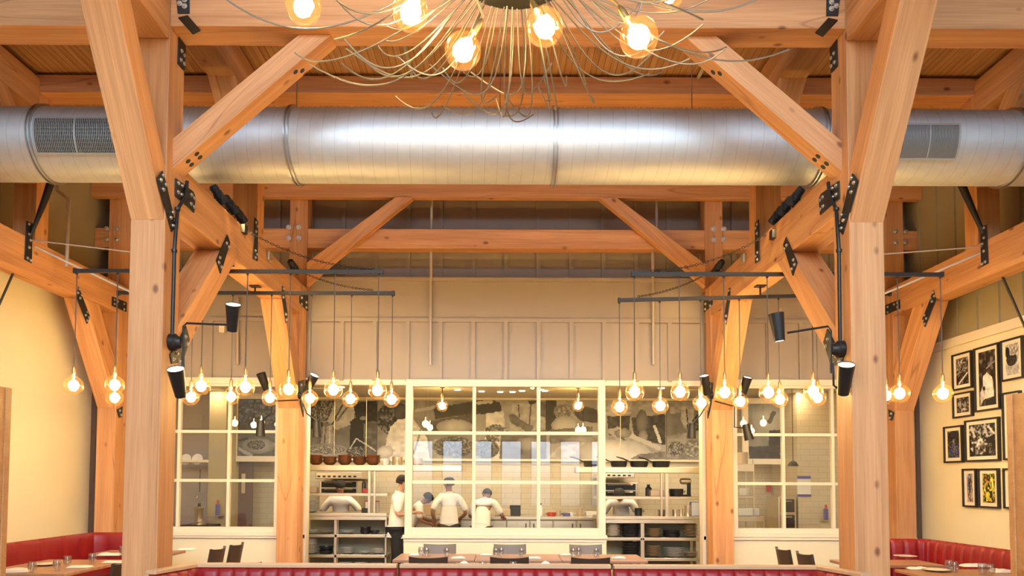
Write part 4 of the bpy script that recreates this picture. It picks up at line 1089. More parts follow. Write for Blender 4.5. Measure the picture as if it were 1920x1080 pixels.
stack('plate', ME_PLATE, 1261, 1041, 1, 7, 38, .0215, 'large white plate in the wide stack on the second shelf, right opening', 'plate', 'wide white stack, right opening')
stack('plate', ME_TAN, 1292, 1041, 1, 4, 26, .0215, 'tan plate in the low stack at the right end, second shelf', 'plate', 'low tan stack, right end')
stack('plate', ME_TAN, 1150, 1041, 1, 2, 24, .0205, 'tan plate in the pair beside the tall black pans', 'plate', 'tan pair beside black pans')
for px, w in ((1181, 'left'), (1224, 'middle'), (1256, 'next')):
    stack('plate', ME_PLATE, px, 1076, 1, 6, 27, .0205, 'white plate in the %s stack on the lowest shelf, right opening' % w, 'plate', '%s stack, lowest shelf, right opening' % w)
stack('black_pan', ME_PAN, 1180, 1003, 1, 5, 32, .040, 'black pan in the nested stack on the upper shelf, right opening', 'pan', 'nested black pans, upper shelf')
stack('black_pan', ME_PAN, 1181, 1041, 1, 5, 32, .042, 'black pan in the nested stack on the second shelf, right opening', 'pan', 'nested black pans, second shelf')
stack('black_pan', ME_PAN, 1257, 1003, 1, 2, 32, .045, 'black pan between the two tan plate stacks', 'pan', 'black pans between tan plates')
stack('black_bowl', ME_PAN, 688, 1003, -1, 2, 20, .050, 'black bowl on the upper dish shelf, left of its pair', 'bowl', 'black bowls, left pile')
stack('black_bowl', ME_PAN, 706, 1003, -1, 1, 18, .050, 'single smaller black bowl nearest the standing cook', 'bowl', None)
stack('black_pot', ME_PAN, 616, 1041, -1, 2, 27, .060, 'black pan piled beside the tall white plates, left opening', 'pan', 'black pans beside tall white plates')
for px, n_, w in ((594, 5, 'leftmost'), (620, 4, 'second'), (648, 5, 'third'), (676, 4, 'fourth'), (701, 5, 'fifth')):
    stack('wooden_bowl', ME_BOWL, px, 873, -1, n_, 28, .024, 'dark wooden bowl in the %s pile on the left over-shelf' % w, 'bowl', '%s pile of wooden bowls' % w)
def pot(px, py_base, wpx, hpx, Y, label, mat='steel', name='steel_pot', z=None):
    c = P(px, py_base, Y); r = wpx / 2 / FPX * Y; h = hpx / FPX * Y
    if z is not None: c.z = z
    o = MB().lathe([(.001, 0), (r * .92, 0), (r * .97, .012), (r, h), (r * 1.05, h), (r * .97, h - .005), (r * .92, .02), (.001, .015)], c, n=28).build(name, M[mat], smooth=True)
    settag(o, label, 'pot'); MB().tube([c + Vector((-r, 0, h*.7)), c + Vector((-r - .03, 0, h*.75)), c + Vector((-r - .03, 0, h*.55)), c + Vector((-r, 0, h*.5))], .006, 6).build('handle', M[mat], o)
    MB().tube([c + Vector((r, 0, h*.7)), c + Vector((r + .03, 0, h*.75)), c + Vector((r + .03, 0, h*.55)), c + Vector((r, 0, h*.5))], .006, 6).build('handle', M[mat], o); return o
pot(745, 872, 19, 16, YF + .15, 'shiny steel pot on the left over-shelf beside the window frame', z=SHELVES[(-1, 873)])
pot(783, 873, 18, 14, YF + .15, 'steel pot on the left over-shelf seen through the window', z=SHELVES[(-1, 873)])
pot(724, 872, 13, 13, YF + .12, 'small white crock on the left over-shelf', 'plateware', 'white_crock', z=SHELVES[(-1, 873)])
def saute(px, w, label):
    z = SHELVES[(1, 873)]; Y = YF + .16; c = Vector((X_(px, Y), Y, z)); r = w / 2 / FPX * Y
    o = MB().lathe([(.001, 0), (r * .8, 0), (r * .92, .02), (r, .10), (r * 1.03, .10), (r * .93, .02), (.001, .012)], c, n=32).build('saute_pan', M['blackware'], smooth=True); settag(o, label, 'pan')
    MB().tube([c + Vector((-r * .95, 0, .085)), c + Vector((-r - .12, -.03, .14)), c + Vector((-r - .22, -.04, .165))], [.010, .012, .009], 8).build('handle', M['blackware'], o)
saute(1160, 31, 'black saute pan nearest the central window on the right over-shelf'); saute(1198, 34, 'middle black saute pan on the right over-shelf')
saute(1239, 34, 'rightmost black saute pan on the right over-shelf'); saute(1107, 26, 'black saute pan on the over-shelf seen through the window')
zc = SHELVES[(-1, 963)]; zr = SHELVES[(1, 963)]; zm = SHELVES[(-1, 926)]; zmr = SHELVES[(1, 926)]
def itembox(name, label, cat, px, py, w, h, Y, d, mat, z=None):
    c = P(px, py, Y); ww, hh = w / FPX * Y, h / FPX * Y; zz = c.z if z is None else z
    o = MB().box(c.x - ww/2, c.x + ww/2, Y, Y + d, zz, zz + hh).build(name, M[mat], bevel=min(.012, ww/8)); settag(o, label, cat); return o
def bottle(name, label, px, py, w, h, Y, mat, capm='black', z=None):
    c = P(px, py, Y); r = w / 2 / FPX * Y; hh = h / FPX * Y
    if z is not None: c.z = z
    o = MB().lathe([(.001, 0), (r, .004), (r, hh * .68), (r * .45, hh * .84), (r * .4, hh * .88)], c, n=20).build(name, M[mat], smooth=True); settag(o, label, 'bottle')
    MB().lathe([(r * .5, hh * .86), (r * .5, hh), (.001, hh)], c, n=14).build('cap', M[capm], o); return o
stack('plate', ME_PLATE, 587, 963, -1, 9, 24, .0205, 'white plate in the stack on the left pass counter', 'plate', 'plates on the left pass counter')
for px, mt, w in ((689, 'plateware', 'left'), (706, 'tanware', 'right')):
    o = itembox('order_slips', 'upright pad of order slips with red top, %s of the pair' % w, 'paper pad', px, 962, 8, 22, YF + .1, .04, mt, zc); itm = MB().box(o.location.x - .034, o.location.x + .034, YF + .098, YF + .142, zc + .17, zc + .19).build('pad_binding', M['redp'], o)
itembox('black_container', 'small black container on the left pass counter by the order slips', 'container', 684, 963, 13, 9, YF + .05, .1, 'blackware', zc)
itembox('folded_towels', 'pile of folded towels at the left end of the left middle shelf', 'towels', 584, 926, 18, 12, YF + .08, .2, 'tanware', zm)
itembox('red_box', 'small pinkish red box on the left middle shelf', 'box', 686, 926, 13, 9, YF + .08, .1, 'redp', zm)
bottle('black_bottle', 'dark squeeze bottle behind the red box on the left middle shelf', 682, 926, 7, 26, YF + .25, 'blackware', z=zm)
itembox('card_box', 'tan box on the right middle shelf beside the upright', 'box', 1233, 930, 26, 12, YF + .06, .16, 'tanware', zmr)
pot(1268, 930, 26, 14, YF + .18, 'wide black pot on the right middle shelf', 'blackware', 'black_pot', zmr)
t = thing('stand_mixer', 'dark stand mixer with a shiny head on the right middle shelf', 'mixer', (X_(1284, YF + .2), YF + .2, zmr))
x_ = X_(1286, YF + .2); y_ = YF + .2
MB().box(x_ - .07, x_ + .07, y_ - .05, y_ + .09, zmr, zmr + .03).build('base', M['blackware'], t, bevel=.01)
MB().box(x_ + .02, x_ + .07, y_ - .03, y_ + .05, zmr + .03, zmr + .22).build('column', M['blackware'], t, bevel=.012)
MB().lathe([(.02, -.10), (.045, -.08), (.05, .0), (.04, .07), (.01, .085)], (x_, y_ + .01, zmr + .24), (1, 0, 0), 20).build('motor_head', M['steel'], t, smooth=True)
bottle('dark_bottle', 'dark bottle standing behind the tan box on the right middle shelf', 1216, 930, 12, 22, YF + .25, 'blackware', z=zmr)
stack('plate', ME_TAN, 1239, 963, 1, 5, 16, .018, 'small cream dish in the pile on the right pass counter', 'plate', 'small cream dishes on the right pass counter')
for px, w_, lab in ((1266, 11, 'left'), (1277, 8, 'middle'), (1290, 14, 'right')):
    pot(px, 967, w_, 12 if w_ < 12 else 20, YF + .15, 'steel container on the right pass counter, %s of three' % lab, z=zr, name='steel_container')
itembox('paper_bag', 'pale crumpled paper bag at the right end of the pass counter', 'bag', 1306, 967, 18, 26, YF + .12, .14, 'paper', zr)
pot(1197, 967, 14, 14, YF + .2, 'small dark round pot on the right pass counter by the upright', 'blackware', 'dark_pot', zr)

# back line behind the central window
YQ = 13.2
a0, a1 = X_(690, YQ), X_(1124, YQ); zt = Z_(968, YQ)
bk = thing('back_counter', 'long stainless back counter with cabinet doors behind the central window', 'counter', ((a0+a1)/2, YQ, 0))
MB().box(a0, a1, YQ - .03, YQ + .7, zt - .06, zt).build('worktop', M['steel'], bk, bevel=.008)
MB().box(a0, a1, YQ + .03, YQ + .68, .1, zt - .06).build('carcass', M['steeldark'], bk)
n_d = 10
for i in range(n_d):
    xx0 = a0 + (a1 - a0) * i / n_d + .01; xx1 = a0 + (a1 - a0) * (i + 1) / n_d - .01
    dd = MB().box(xx0, xx1, YQ, YQ + .03, .15, zt - .08).build('cabinet_door', M['steel'], bk, bevel=.004)
    hx = xx1 - .06 if i % 2 == 0 else xx0 + .06
    MB().tube([(hx, YQ, zt - .13), (hx, YQ - .035, zt - .13), (hx, YQ - .035, zt - .25), (hx, YQ, zt - .25)], .009, 6).build('door_handle', M['black'], dd)
YI = YQ + .12
itembox('tan_tray', 'long tan tray on the back counter beside the bending cook', 'tray', 943, 964, 30, 13, YI, .3, 'tanware', zt)
itembox('dark_robot_base', 'black appliance base on the back counter', 'appliance', 966, 966, 20, 20, YI, .2, 'blackware', zt)
bottle('white_bottle', 'white bottle standing alone on the back counter', 1014, 966, 7, 24, YI, 'plateware', z=zt)
itembox('brown_paper_bag', 'pinkish paper bag on the back counter beside the back-turned cook', 'bag', 804, 968, 24, 28, YI - .05, .15, 'tanware', zt)
bottle('black_flask', 'black flask beside the pinkish paper bag', 786, 968, 8, 22, YI - .05, 'blackware', z=zt)
for i, (px, w_, h_, mt) in enumerate(((1034, 16, 7, 'redp'), (1047, 8, 11, 'tanware'), (1062, 14, 6, 'blue'), (1072, 9, 8, 'plateware'), (1088, 9, 14, 'tanware'))):
    pot(px, 966, w_, h_, YI, ('red rimmed bowl', 'small tan jar', 'dark blue bowl', 'small white bowl', 'tall tan mug')[i] + ' on the back counter', mt, 'small_bowl', zt)
itembox('egg_tray', 'pale egg tray on the back counter by the window edge', 'tray', 1110, 966, 22, 9, YI, .2, 'plateware', zt)
# wall shelf with steel pans below the mural in the middle, oven range left and right
YR = 13.25
def oven(px0, px1, py0, py1, label, Y=YR):
    a, b = P(px0, py1, Y), P(px1, py0, Y); t = thing('oven', label, 'oven', ((a.x+b.x)/2, Y + .3, 0))
    MB().box(a.x, b.x, Y + .02, Y + .6, 0, b.z).build('body', M['steel'], t, bevel=.01)
    hz = (b.z - a.z)
    for k in range(2):
        d = MB().box(a.x + .04, b.x - .04, Y, Y + .025, a.z + hz * (.08 + .46 * k), a.z + hz * (.46 + .46 * k)).build('oven_door', M['blackware'], t, bevel=.006)
        MB().tube([(a.x + .1, Y - .03, a.z + hz * (.40 + .46 * k)), (b.x - .1, Y - .03, a.z + hz * (.40 + .46 * k))], .012, 8).build('door_handle', M['steel'], d)
oven(598, 672, 901, 929, 'double oven behind the facing cook in the left opening')
oven(1128, 1196, 905, 935, 'dark oven behind the bent cook in the right opening')
def hood(px0, px1, py0, py1, label):
    Y = 12.9; a, b = P(px0, py1, Y), P(px1, py0, Y)
    t = thing('extractor_hood', label, 'extractor hood', ((a.x+b.x)/2, Y + .4, a.z))
    MB().box(a.x, b.x, Y, Y + 1.0, a.z, b.z).build('canopy', M['steel'], t, bevel=.01)
    mb = MB(); n_ = int((b.x - a.x) / .09)
    for i in range(n_): mb.box(a.x + .03 + i * .09, a.x + .08 + i * .09, Y - .006, Y + .004, a.z + .03, a.z + .06)
    mb.build('grease_filter', M['ventdark'], t)
    for xx in (a.x + .1, b.x - .1): MB().tube([(xx, Y + .92, b.z), (xx, Y + .92, H + 1.56)], .007, 6).build('hanger_rod', M['steel'], t)
hood(592, 678, 885, 898, 'stainless extractor hood with slots behind the left over-shelf')
hood(1126, 1190, 888, 896, 'stainless extractor hood with slots behind the right over-shelf')
# ceiling downlights in the kitchen
for i, (px, py) in enumerate(((858, 731), (903, 734), (938, 735), (961, 735), (979, 733), (1015, 731), (1022, 733), (640, 726), (1240, 728))):
    p = PZ(px, py, H + 1.555); p.y = min(p.y, 13.6)
    o = MB().lathe([(.0, 0), (.05, 0), (.05, .006), (.0, .006)], p - Vector((0, 0, .006)), n=20).build('downlight', M['downlens']); settag(o, 'small recessed kitchen downlight, number %s from the left' % ('one two three four five six seven eight nine'.split()[i]), 'downlight')
for x, y, e in ((-5.0, 12.6, 9), (-3.2, 12.6, 14), (-1.6, 12.2, E_KITCHEN), (0, 12.2, E_KITCHEN), (1.6, 12.2, E_KITCHEN), (3.2, 12.6, 16), (5.0, 12.6, 12), (-2.4, 11.32, 46), (2.4, 11.32, 46)):
    t = thing('ceiling_fixture', 'flat square light fixture on the kitchen ceiling', 'ceiling light', (x, y, H + 1.55), 'flat kitchen ceiling fixtures')
    MB().box(x - .16, x + .16, y - .16, y + .16, H + 1.535, H + 1.558).build('housing', M['creamtrim'], t, bevel=.004)
    l = light_obj('fixture_light', 'AREA', (x, y, H + 1.53), e, KWARM, shape='SQUARE', size=.3)
for px, py, nm in ((829, 761, 'left'), (1084, 761, 'right')):
    Y = 12.3; c = P(px, py, Y); t = thing('kitchen_pendant', 'single glowing bulb on a short stem behind the %s side of the central window' % nm, 'pendant light', c)
    MB().tube([c + Vector((0, 0, .2)), (c.x, c.y, H + 1.56)], .008, 8).build('stem', M['black'], t)
    MB().lathe([(.04, 0), (.04, .02)], (c.x, c.y, H + 1.54), n=16).build('canopy', M['black'], t)
    bulb(t, c, 14)
# left side room
struct('wall_partition_left', MB().box(X_(391, 12.8), X_(423, 12.8), 12.8, 13.98, 0, H + 1.55), M['olivewall'])
struct('wall_partition_grey', MB().box(XL, X_(391, 13.4), 13.4, 13.98, 0, H + 1.55), M['greywall'])
kbox('service_door', 'dark kitchen door with a narrow glass slot beyond the left window', 'door', 437, 474, 862, 1060, 13.45, .05, 'door')
o = kbox('door_vision_slot', 'narrow pale glass slot with lit sign above it in the dark door', 'glass panel', 452, 460, 888, 925, 13.44, .01, 'steel')
t = thing('coffee_grinder', 'steel coffee grinder with a cone hopper seen through the left window', 'grinder', P(375, 978, 12.4))
gc = P(373, 984, 12.4)
MB().lathe([(.001, 0), (.11, 0), (.11, .02), (.075, .05), (.07, .26), (.085, .28), (.085, .30)], gc, n=24).build('body', M['steel'], t, smooth=True)
MB().lathe([(.02, .34), (.10, .54), (.115, .56), (.11, .56)], gc, n=24).build('hopper', M['glass'], t, smooth=True)
MB().lathe([(.03, .30), (.02, .36)], gc, n=16).build('collar', M['black'], t)
MB().tube([gc + Vector((0, 0, .55)), gc + Vector((0, 0, .93))], .008, 8).build('stem', M['black'], t)
kbox('coffee_counter', 'dark counter under the coffee grinder', 'counter', 334, 392, 985, 1092, 12.2, .5, 'blackware')
for px, w in ((349, 'left'), (371, 'right')):
    p = P(px, 845, 12.9); p.z = P(px, 862, 12.9).z + .004; one('display_plate', ME_PLATE, p, 'round grey plate standing on the wall shelf, %s of two' % w, 'plate', None, 0, (.75, .75, 1), R(75))
kbox('wall_shelf', 'thin wall shelf with glasses beyond the left window', 'shelf', 336, 392, 862, 867, 12.8, .25, 'creamtrim')
kbox('notice_panel', 'flat grey panel high on the wall beyond the left window', 'panel', 338, 380, 776, 804, 13.37, .02, 'greywall')
def spray(px, py, nm):
    c = P(px, py, 12.6); t = thing('spray_bottle', 'blue spray bottle hanging on the wall seen through the %s window' % nm, 'bottle', c)
    MB().box(c.x - .035, c.x + .035, 12.6, 12.65, c.z, c.z + .19).build('bottle_body', M['blue'], t, bevel=.012)
    MB().box(c.x - .015, c.x + .02, 12.61, 12.64, c.z + .19, c.z + .26).build('spray_head', M['redp'], t, bevel=.006)
    MB().box(c.x - .05, c.x + .05, 12.65, 12.8, c.z - .02, c.z).build('bracket', M['steel'], t)
spray(407, 966, 'left')
# right side room
struct('wall_partition_right', MB().box(X_(1495, 12.75), XR, 12.75, 13.98, 0, H + 1.55), M['tile'])
spray(1550, 975, 'right')
t = thing('taped_notice', 'paper notice fixed with two strips of blue tape beyond the right window', 'notice', P(1507, 912, 12.74))
a, b = P(1495, 930, 12.74), P(1520, 893, 12.74)
MB().box(a.x, b.x, 12.738, 12.745, a.z, b.z).build('sheet', M['paper'], t)
MB().box(a.x, b.x, 12.732, 12.739, b.z - .045, b.z + .005).build('tape_strip', M['blue'], t); MB().box(a.x, b.x, 12.732, 12.739, a.z - .01, a.z + .03).build('tape_strip', M['blue'], t)
oven(1461, 1494, 931, 995, 'black tall oven seen through the right window beside the tiled wall', 12.7)
t = thing('steel_rack', 'steel rack and prep table seen through the right window beside the kitchen post', 'rack', (X_(1400, 12.5), 12.6, 0))
for p0, p1, xa_, xb_, nm_ in ((968, 978, 1376, 1433, 'table_top'), (930, 934, 1376, 1414, 'shelf'), (871, 884, 1376, 1414, 'shelf')):
    a, b = P(xa_, p1, 12.4), P(xb_, p0, 12.4); MB().box(a.x, b.x, 12.4, 12.85, a.z, b.z).build(nm_, M['steel' if p0 != 871 else 'creamtrim'], t, bevel=.004)
for px, yy, p0 in ((1378, 12.42, 862), (1413, 12.42, 862), (1378, 12.82, 862), (1413, 12.82, 862), (1431, 12.42, 978), (1431, 12.82, 978)):
    xx = X_(px, 12.4); MB().box(xx - .012, xx + .012, yy - .012, yy + .012, 0, P(px, p0, 12.4).z).build('upright', M['steel'], t)
itembox('dough_bag', 'pale bag of dough on the prep table beyond the right window', 'bag', 1404, 968, 40, 14, 12.45, .3, 'paper', P(1400, 968, 12.4).z + .002)
pot(1396, 929, 20, 14, 12.6, 'white mixing bowl on a shelf beyond the right window', 'plateware', 'white_bowl')
pot(1392, 870, 20, 22, 12.6, 'copper pot high on the shelf beyond the right window', 'tanware', 'copper_pot')
c = P(1487, 874, 12.3); t = thing('dome_lamp', 'small dark dome lamp hanging beyond the right window', 'lamp', c)
MB().lathe([(.09, 0), (.08, .03), (.05, .07), (.015, .09)], c, n=24, cap=False).build('lamp_shade', M['black'], t, smooth=True)
MB().lathe([(.001, .004), (.085, .004)], c, n=24, cap=False).build('lamp_lens', M['downlens'], t)
MB().tube([c + Vector((0, 0, .09)), (c.x, c.y, H + 1.56)], .006, 6).build('stem', M['black'], t)
kbox('fire_alarm', 'small red alarm box on the wall beyond the right window', 'alarm', 1438, 1446, 908, 922, 13.9, .05, 'redp')

# ================================================================ people
def skinned(name, nodes, edges, mat, parent, sub=2, root=0):
    me = bpy.data.meshes.new(name); me.from_pydata([tuple(n[0]) for n in nodes], edges, [])
    o = bpy.data.objects.new(name, me); COL.objects.link(o); o.parent = parent
    sk = o.modifiers.new('skin', 'SKIN'); sk.use_smooth_shade = True; sk.branch_smoothing = .4
    for i, n in enumerate(nodes):
        r = n[1]; me.skin_vertices[0].data[i].radius = r if isinstance(r, tuple) else (r, r)
    me.skin_vertices[0].data[root].use_root = True
    ss = o.modifiers.new('sub', 'SUBSURF'); ss.levels = sub; ss.render_levels = sub
    me.materials.append(mat); WM[o.name] = wm(parent); return o
def person(label, x, y, face, lean, arms, skin=0, height=1.75, headlean=0, headturn=0, trousers='apron', cap=True, floor=0.0, step=0):
    """face: heading in degrees the person looks towards (0 = away from the camera, 180 = to the camera)"""
    t = thing('person', label, 'person', (x, y, floor), None, R(-face))
    t.scale = (height / 1.75,) * 3
    WM[t.name] = Matrix.Identity(4)
    la = R(lean); Tv = Vector((0, math.sin(la), math.cos(la))); hl = R(lean * .8 + headlean); Hv = Vector((0, math.sin(hl), math.cos(hl)))
    pel = Vector((0, 0, .95)); wa = pel + Tv * .14; che = pel + Tv * .36; nb = pel + Tv * .50; nk = nb + Hv * .07
    hd = nk + Hv * .10; ht = nk + Hv * .20; ch_ = nk + Hv * .045
    rt = Matrix.Rotation(R(-headturn), 3, 'Z'); fw = rt @ Vector((0, math.cos(hl), -math.sin(hl))); sd = rt @ Vector((1, 0, 0))
    N = []; E = []
    def nd(p, r, to=None):
        N.append((Vector(p), r)); i = len(N) - 1
        if to is not None: E.append((to, i))
        return i
    ip = nd(pel, (.15, .11)); iw = nd(wa, (.135, .10), ip); ic = nd(che, (.140, .080), iw); inb = nd(nb, (.070, .062), ic)
    ink = nd(nk, .055, inb); ich = nd(ch_ + fw * .012, (.066, .072), ink); ihd = nd(hd + fw * .008, (.078, .092), ich); iht = nd(ht - Hv * .03, (.055, .065), ihd)
    nd(hd + fw * .104 - Hv * .012, .012, ihd)                       # nose
    for s in (-1, 1): nd(hd + sd * s * .084 - fw * .006, .014, ihd)  # ears
    S = []; SE = []
    def sn(p, r, to=None):
        S.append((Vector(p), r)); i = len(S) - 1
        if to is not None: SE.append((to, i))
        return i
    shr = sn(pel - Tv * .02, (.175, .135)); s1 = sn(wa, (.165, .13), shr); s2 = sn(che, (.19, .155), s1); s25 = sn(pel + Tv * .45, (.185, .15), s2); s3 = sn(nb + Tv * .02, (.115, .112), s25); s0 = sn(pel - Tv * .14, (.185, .14), shr)
    for s, (el, ha) in zip((-1, 1), arms):
        sh = pel + Tv * .45 + Vector((s * .185, 0, 0)); el = Vector(el); ha = Vector(ha)
        a = nd(sh, .050, ic); b = nd(el, .042, a); w = nd(ha, .028, b); d = (ha - el).normalized()
        side = d.cross(Vector((0, 0, 1))); side = side.normalized() if side.length > .1 else Vector((1, 0, 0)); up = side.cross(d)
        p = nd(ha + d * .055, (.038, .018), w)
        for k in range(4):
            o_ = side * (k - 1.5) * .021; L_ = (.035, .042, .038, .030)[k]
            f1 = nd(ha + d * .095 + o_, .0095, p); f2 = nd(ha + d * (.095 + L_) + o_ - up * .012, .0088, f1); nd(ha + d * (.095 + L_ * 1.5) + o_ - up * .038, .008, f2)
        th0 = nd(ha + d * .03 + side * s * -.038, .011, w); nd(ha + d * .07 + side * s * -.056 - up * .016, .0095, th0)
        q = sn(sh, .098, s25); q2 = sn(sh.lerp(el, .55), .074, q); sn(sh.lerp(el, .92), .062, q2)
    TRS = []; TE = []
    def tn(p, r, to=None):
        TRS.append((Vector(p), r)); i = len(TRS) - 1
        if to is not None: TE.append((to, i))
        return i
    t0 = tn(pel, (.16, .12))
    for s in (-1, 1):
        st = step * s
        hp = nd((s * .10, 0, .88), .088, ip); kn = nd((s * .11, .03 + st, .50), .058, hp); an = nd((s * .115, st * 1.6 - .02, .09), .038, kn); nd((s * .13, st * 1.6 + .12, .045), (.045, .028), an)
        a = tn((s * .10, 0, .86), .112, t0); b = tn((s * .11, .03 + st, .50), .085, a); tn((s * .115, st * 1.6 - .02, .13), .075, b)
    skinned('body', N, E, SKIN[skin], t, 2)
    skinned('shirt', S, SE, M['shirt'], t, 2)
    skinned('trousers', TRS, TE, M['apron'], t, 2)
    def loc_build(mb, name, mat, smooth=True):
        me = bpy.data.meshes.new(name); me.from_pydata([tuple(v) for v in mb.v], [], mb.f); me.materials.append(mat)
        if smooth: me.polygons.foreach_set('use_smooth', [True] * len(me.polygons))
        o = bpy.data.objects.new(name, me); COL.objects.link(o); o.parent = t; return o
    c = hd + Hv * .028
    if cap:
        mb = MB().lathe([(.098, -.005), (.102, .02), (.098, .055), (.072, .085), (.03, .098), (.001, .10)], c, Hv, 24); loc_build(mb, 'cap', M['cap_blk'])
    mb = MB()
    b = len(mb.v); mb.sphere((0, 0, 0), .092, 18, 12, (1, 1.08, 1.1))
    mm = Matrix((sd, fw, Hv)).transposed()
    keep = [c + mm @ (v + Vector((0, -.012, 0))) for v in mb.v]; fs = [f for f in mb.f if all((mb.v[i].y < .035 or mb.v[i].z > .05) and mb.v[i].z > -.07 for i in f)]
    h = MB().add(keep, fs); loc_build(h, 'hair', M['hair'])
    for s in (-1, 1):
        loc_build(MB().sphere(hd + sd * s * .031 + fw * .088 + Hv * .012, .011, 10, 8), 'eye', M['hair'])
    loc_build(MB().tube([hd + sd * -.024 + fw * .088 - Hv * .052, hd + fw * .096 - Hv * .054, hd + sd * .024 + fw * .088 - Hv * .052], .005, 6), 'mouth', M['redp'])
    mb = MB().lathe([(.178, -.012), (.182, 0), (.178, .012)], pel - Tv * .02, Tv, 24, cap=False)
    for i, v in enumerate(mb.v): q = v - pel; mb.v[i] = pel + Vector((q.x, q.y * .80, q.z))
    loc_build(mb, 'apron_string', M['linen'])
    for v_ in ('collar',):
        mb = MB().lathe([(.066, -.01), (.074, .0), (.068, .028), (.060, .030)], nb + Hv * .005, Hv, 20, cap=False); loc_build(mb, v_, M['shirt'])
    return t
XY = lambda px, Y: (X_(px, Y, 960), Y)
work = (((-.30, .05, 1.12), (-.20, .30, 1.06)), ((.30, .05, 1.12), (.20, .30, 1.06)))
x, y = XY(641, 12.45)
person('cook in a black cap and white shirt facing out over the left pass, head bowed', x, y, 180, 12, (((-.36, .08, 1.14), (-.30, .32, 1.10)), ((.36, .08, 1.14), (.28, .32, 1.10))), 1, 1.66, 8)
x, y = XY(743, 11.33)
person('cook in white shirt and black trousers standing full length in profile facing right', x, y, 84, 5, (((-.25, .06, 1.16), (-.16, .30, 1.14)), ((.25, .02, 1.13), (.15, .27, 1.16))), 2, 1.735, 12, step=.02)
x, y = XY(764, 12.75)
person('cook mostly hidden by the left window frame, only head and forearm showing', x, y, 84, 30, (((-.25, .28, 1.10), (-.12, .48, 1.04)), ((.25, .25, 1.08), (.12, .45, 1.0))), 1, 1.55, 25)
x, y = XY(842, 12.5)
person('cook with his back turned in a white T-shirt and black cap, head turned left', x, y, -6, 6, (((-.29, -.02, 1.14), (-.24, .08, .92)), ((.30, .04, 1.12), (.22, .24, 1.02))), 1, 1.70, 6, headturn=-50)
x, y = XY(903, 12.5)
person('cook in a white shirt bending over the back counter, grey head lowered', x, y, 14, 27, (((-.30, .25, 1.10), (-.22, .46, 1.05)), ((.33, .25, 1.12), (.30, .46, 1.08))), 1, 1.62, 30, cap=False)
x, y = XY(1166, 12.45)
person('cook bent low over the right pass with rounded white shoulders', x, y, 195, 26, (((-.33, .22, 1.12), (-.24, .36, 1.03)), ((.33, .22, 1.12), (.26, .38, 1.03))), 1, 1.66, 38)

# ================================================================ dining room furniture
def bench_back(path, z0, z1, wch, bulge=.028, th=.10):
    """upright channelled upholstery following a path of (x, y); the padded side is to the left of the path direction"""
    pts = [Vector((a, b, 0)) for a, b in path]; mb = MB(); cum = [0]
    for a, b in zip(pts, pts[1:]): cum.append(cum[-1] + (b - a).length)
    Ltot = cum[-1]; nch = max(1, round(Ltot / wch)); sub = 8; K = nch * sub
    def at(s_):
        for i in range(len(pts) - 1):
            if s_ <= cum[i+1] + 1e-9:
                k = (s_ - cum[i]) / (cum[i+1] - cum[i]); d = (pts[i+1] - pts[i]).normalized(); p = pts[i].lerp(pts[i+1], k)
                n_ = Vector((-d.y, d.x, 0))
                for j, q in enumerate(pts):     # soften the corners
                    if 0 < j < len(pts) - 1 and (p - q).length < .18:
                        d0 = (pts[j] - pts[j-1]).normalized(); d1 = (pts[j+1] - pts[j]).normalized(); m_ = (d0.lerp(d1, .5 + (s_ - cum[j]) / .36)).normalized(); n_ = Vector((-m_.y, m_.x, 0))
                return p, n_
        return pts[-1], n_
    prof = [(0, z0), (0, z0 + (z1 - z0) * .35), (-.01, z0 + (z1 - z0) * .7), (-.02, z1 - .05), (-.03, z1 - .02), (-.055, z1), (-th, z1), (-th, z0)]
    fade = [1, 1, 1, .95, .7, .2, 0, 0]; rows = []
    for i in range(K + 1):
        p, n_ = at(Ltot * i / K); t_ = (i % sub) / sub; b = bulge * (1 - abs(2 * t_ - 1) ** 5) if i % sub else -.006
        rows.append([p + n_ * (q[0] + b * f) + Vector((0, 0, q[1] + (b * .25 if f < 1 and f > 0 else 0))) for q, f in zip(prof, fade)])
    m = len(prof); vs = [v for r in rows for v in r]; fs = []
    for i in range(K):
        for j in range(m):
            a = i * m + j; b = i * m + (j + 1) % m; fs.append((a, b, b + m, a + m))
    fs.append(tuple(range(m))[::-1]); fs.append(tuple(K * m + j for j in range(m)))
    return mb.add(vs, fs)
def ribbon(path, off0, off1, z0, z1):
    pts = [Vector((a, b, 0)) for a, b in path]; mb = MB(); n_ = len(pts); L = []
    for i in range(n_):
        ds = []
        if i > 0: ds.append((pts[i] - pts[i-1]).normalized())
        if i < n_ - 1: ds.append((pts[i+1] - pts[i]).normalized())
        m_ = sum(ds, Vector()).normalized(); k = 1 / max(.4, m_.dot(ds[0])); L.append(Vector((-m_.y, m_.x, 0)) * k)
    vs = []
    for p, n in zip(pts, L): vs += [p + n * off0 + Vector((0, 0, z0)), p + n * off1 + Vector((0, 0, z0)), p + n * off1 + Vector((0, 0, z1)), p + n * off0 + Vector((0, 0, z1))]
    fs = [(0, 1, 2, 3), tuple(4 * (n_ - 1) + q for q in (3, 2, 1, 0))]
    for i in range(n_ - 1):
        for j in range(4):
            a = i * 4 + j; b = i * 4 + (j + 1) % 4; fs.append((a, a + 4, b + 4, b))
    return mb.add(vs, fs)
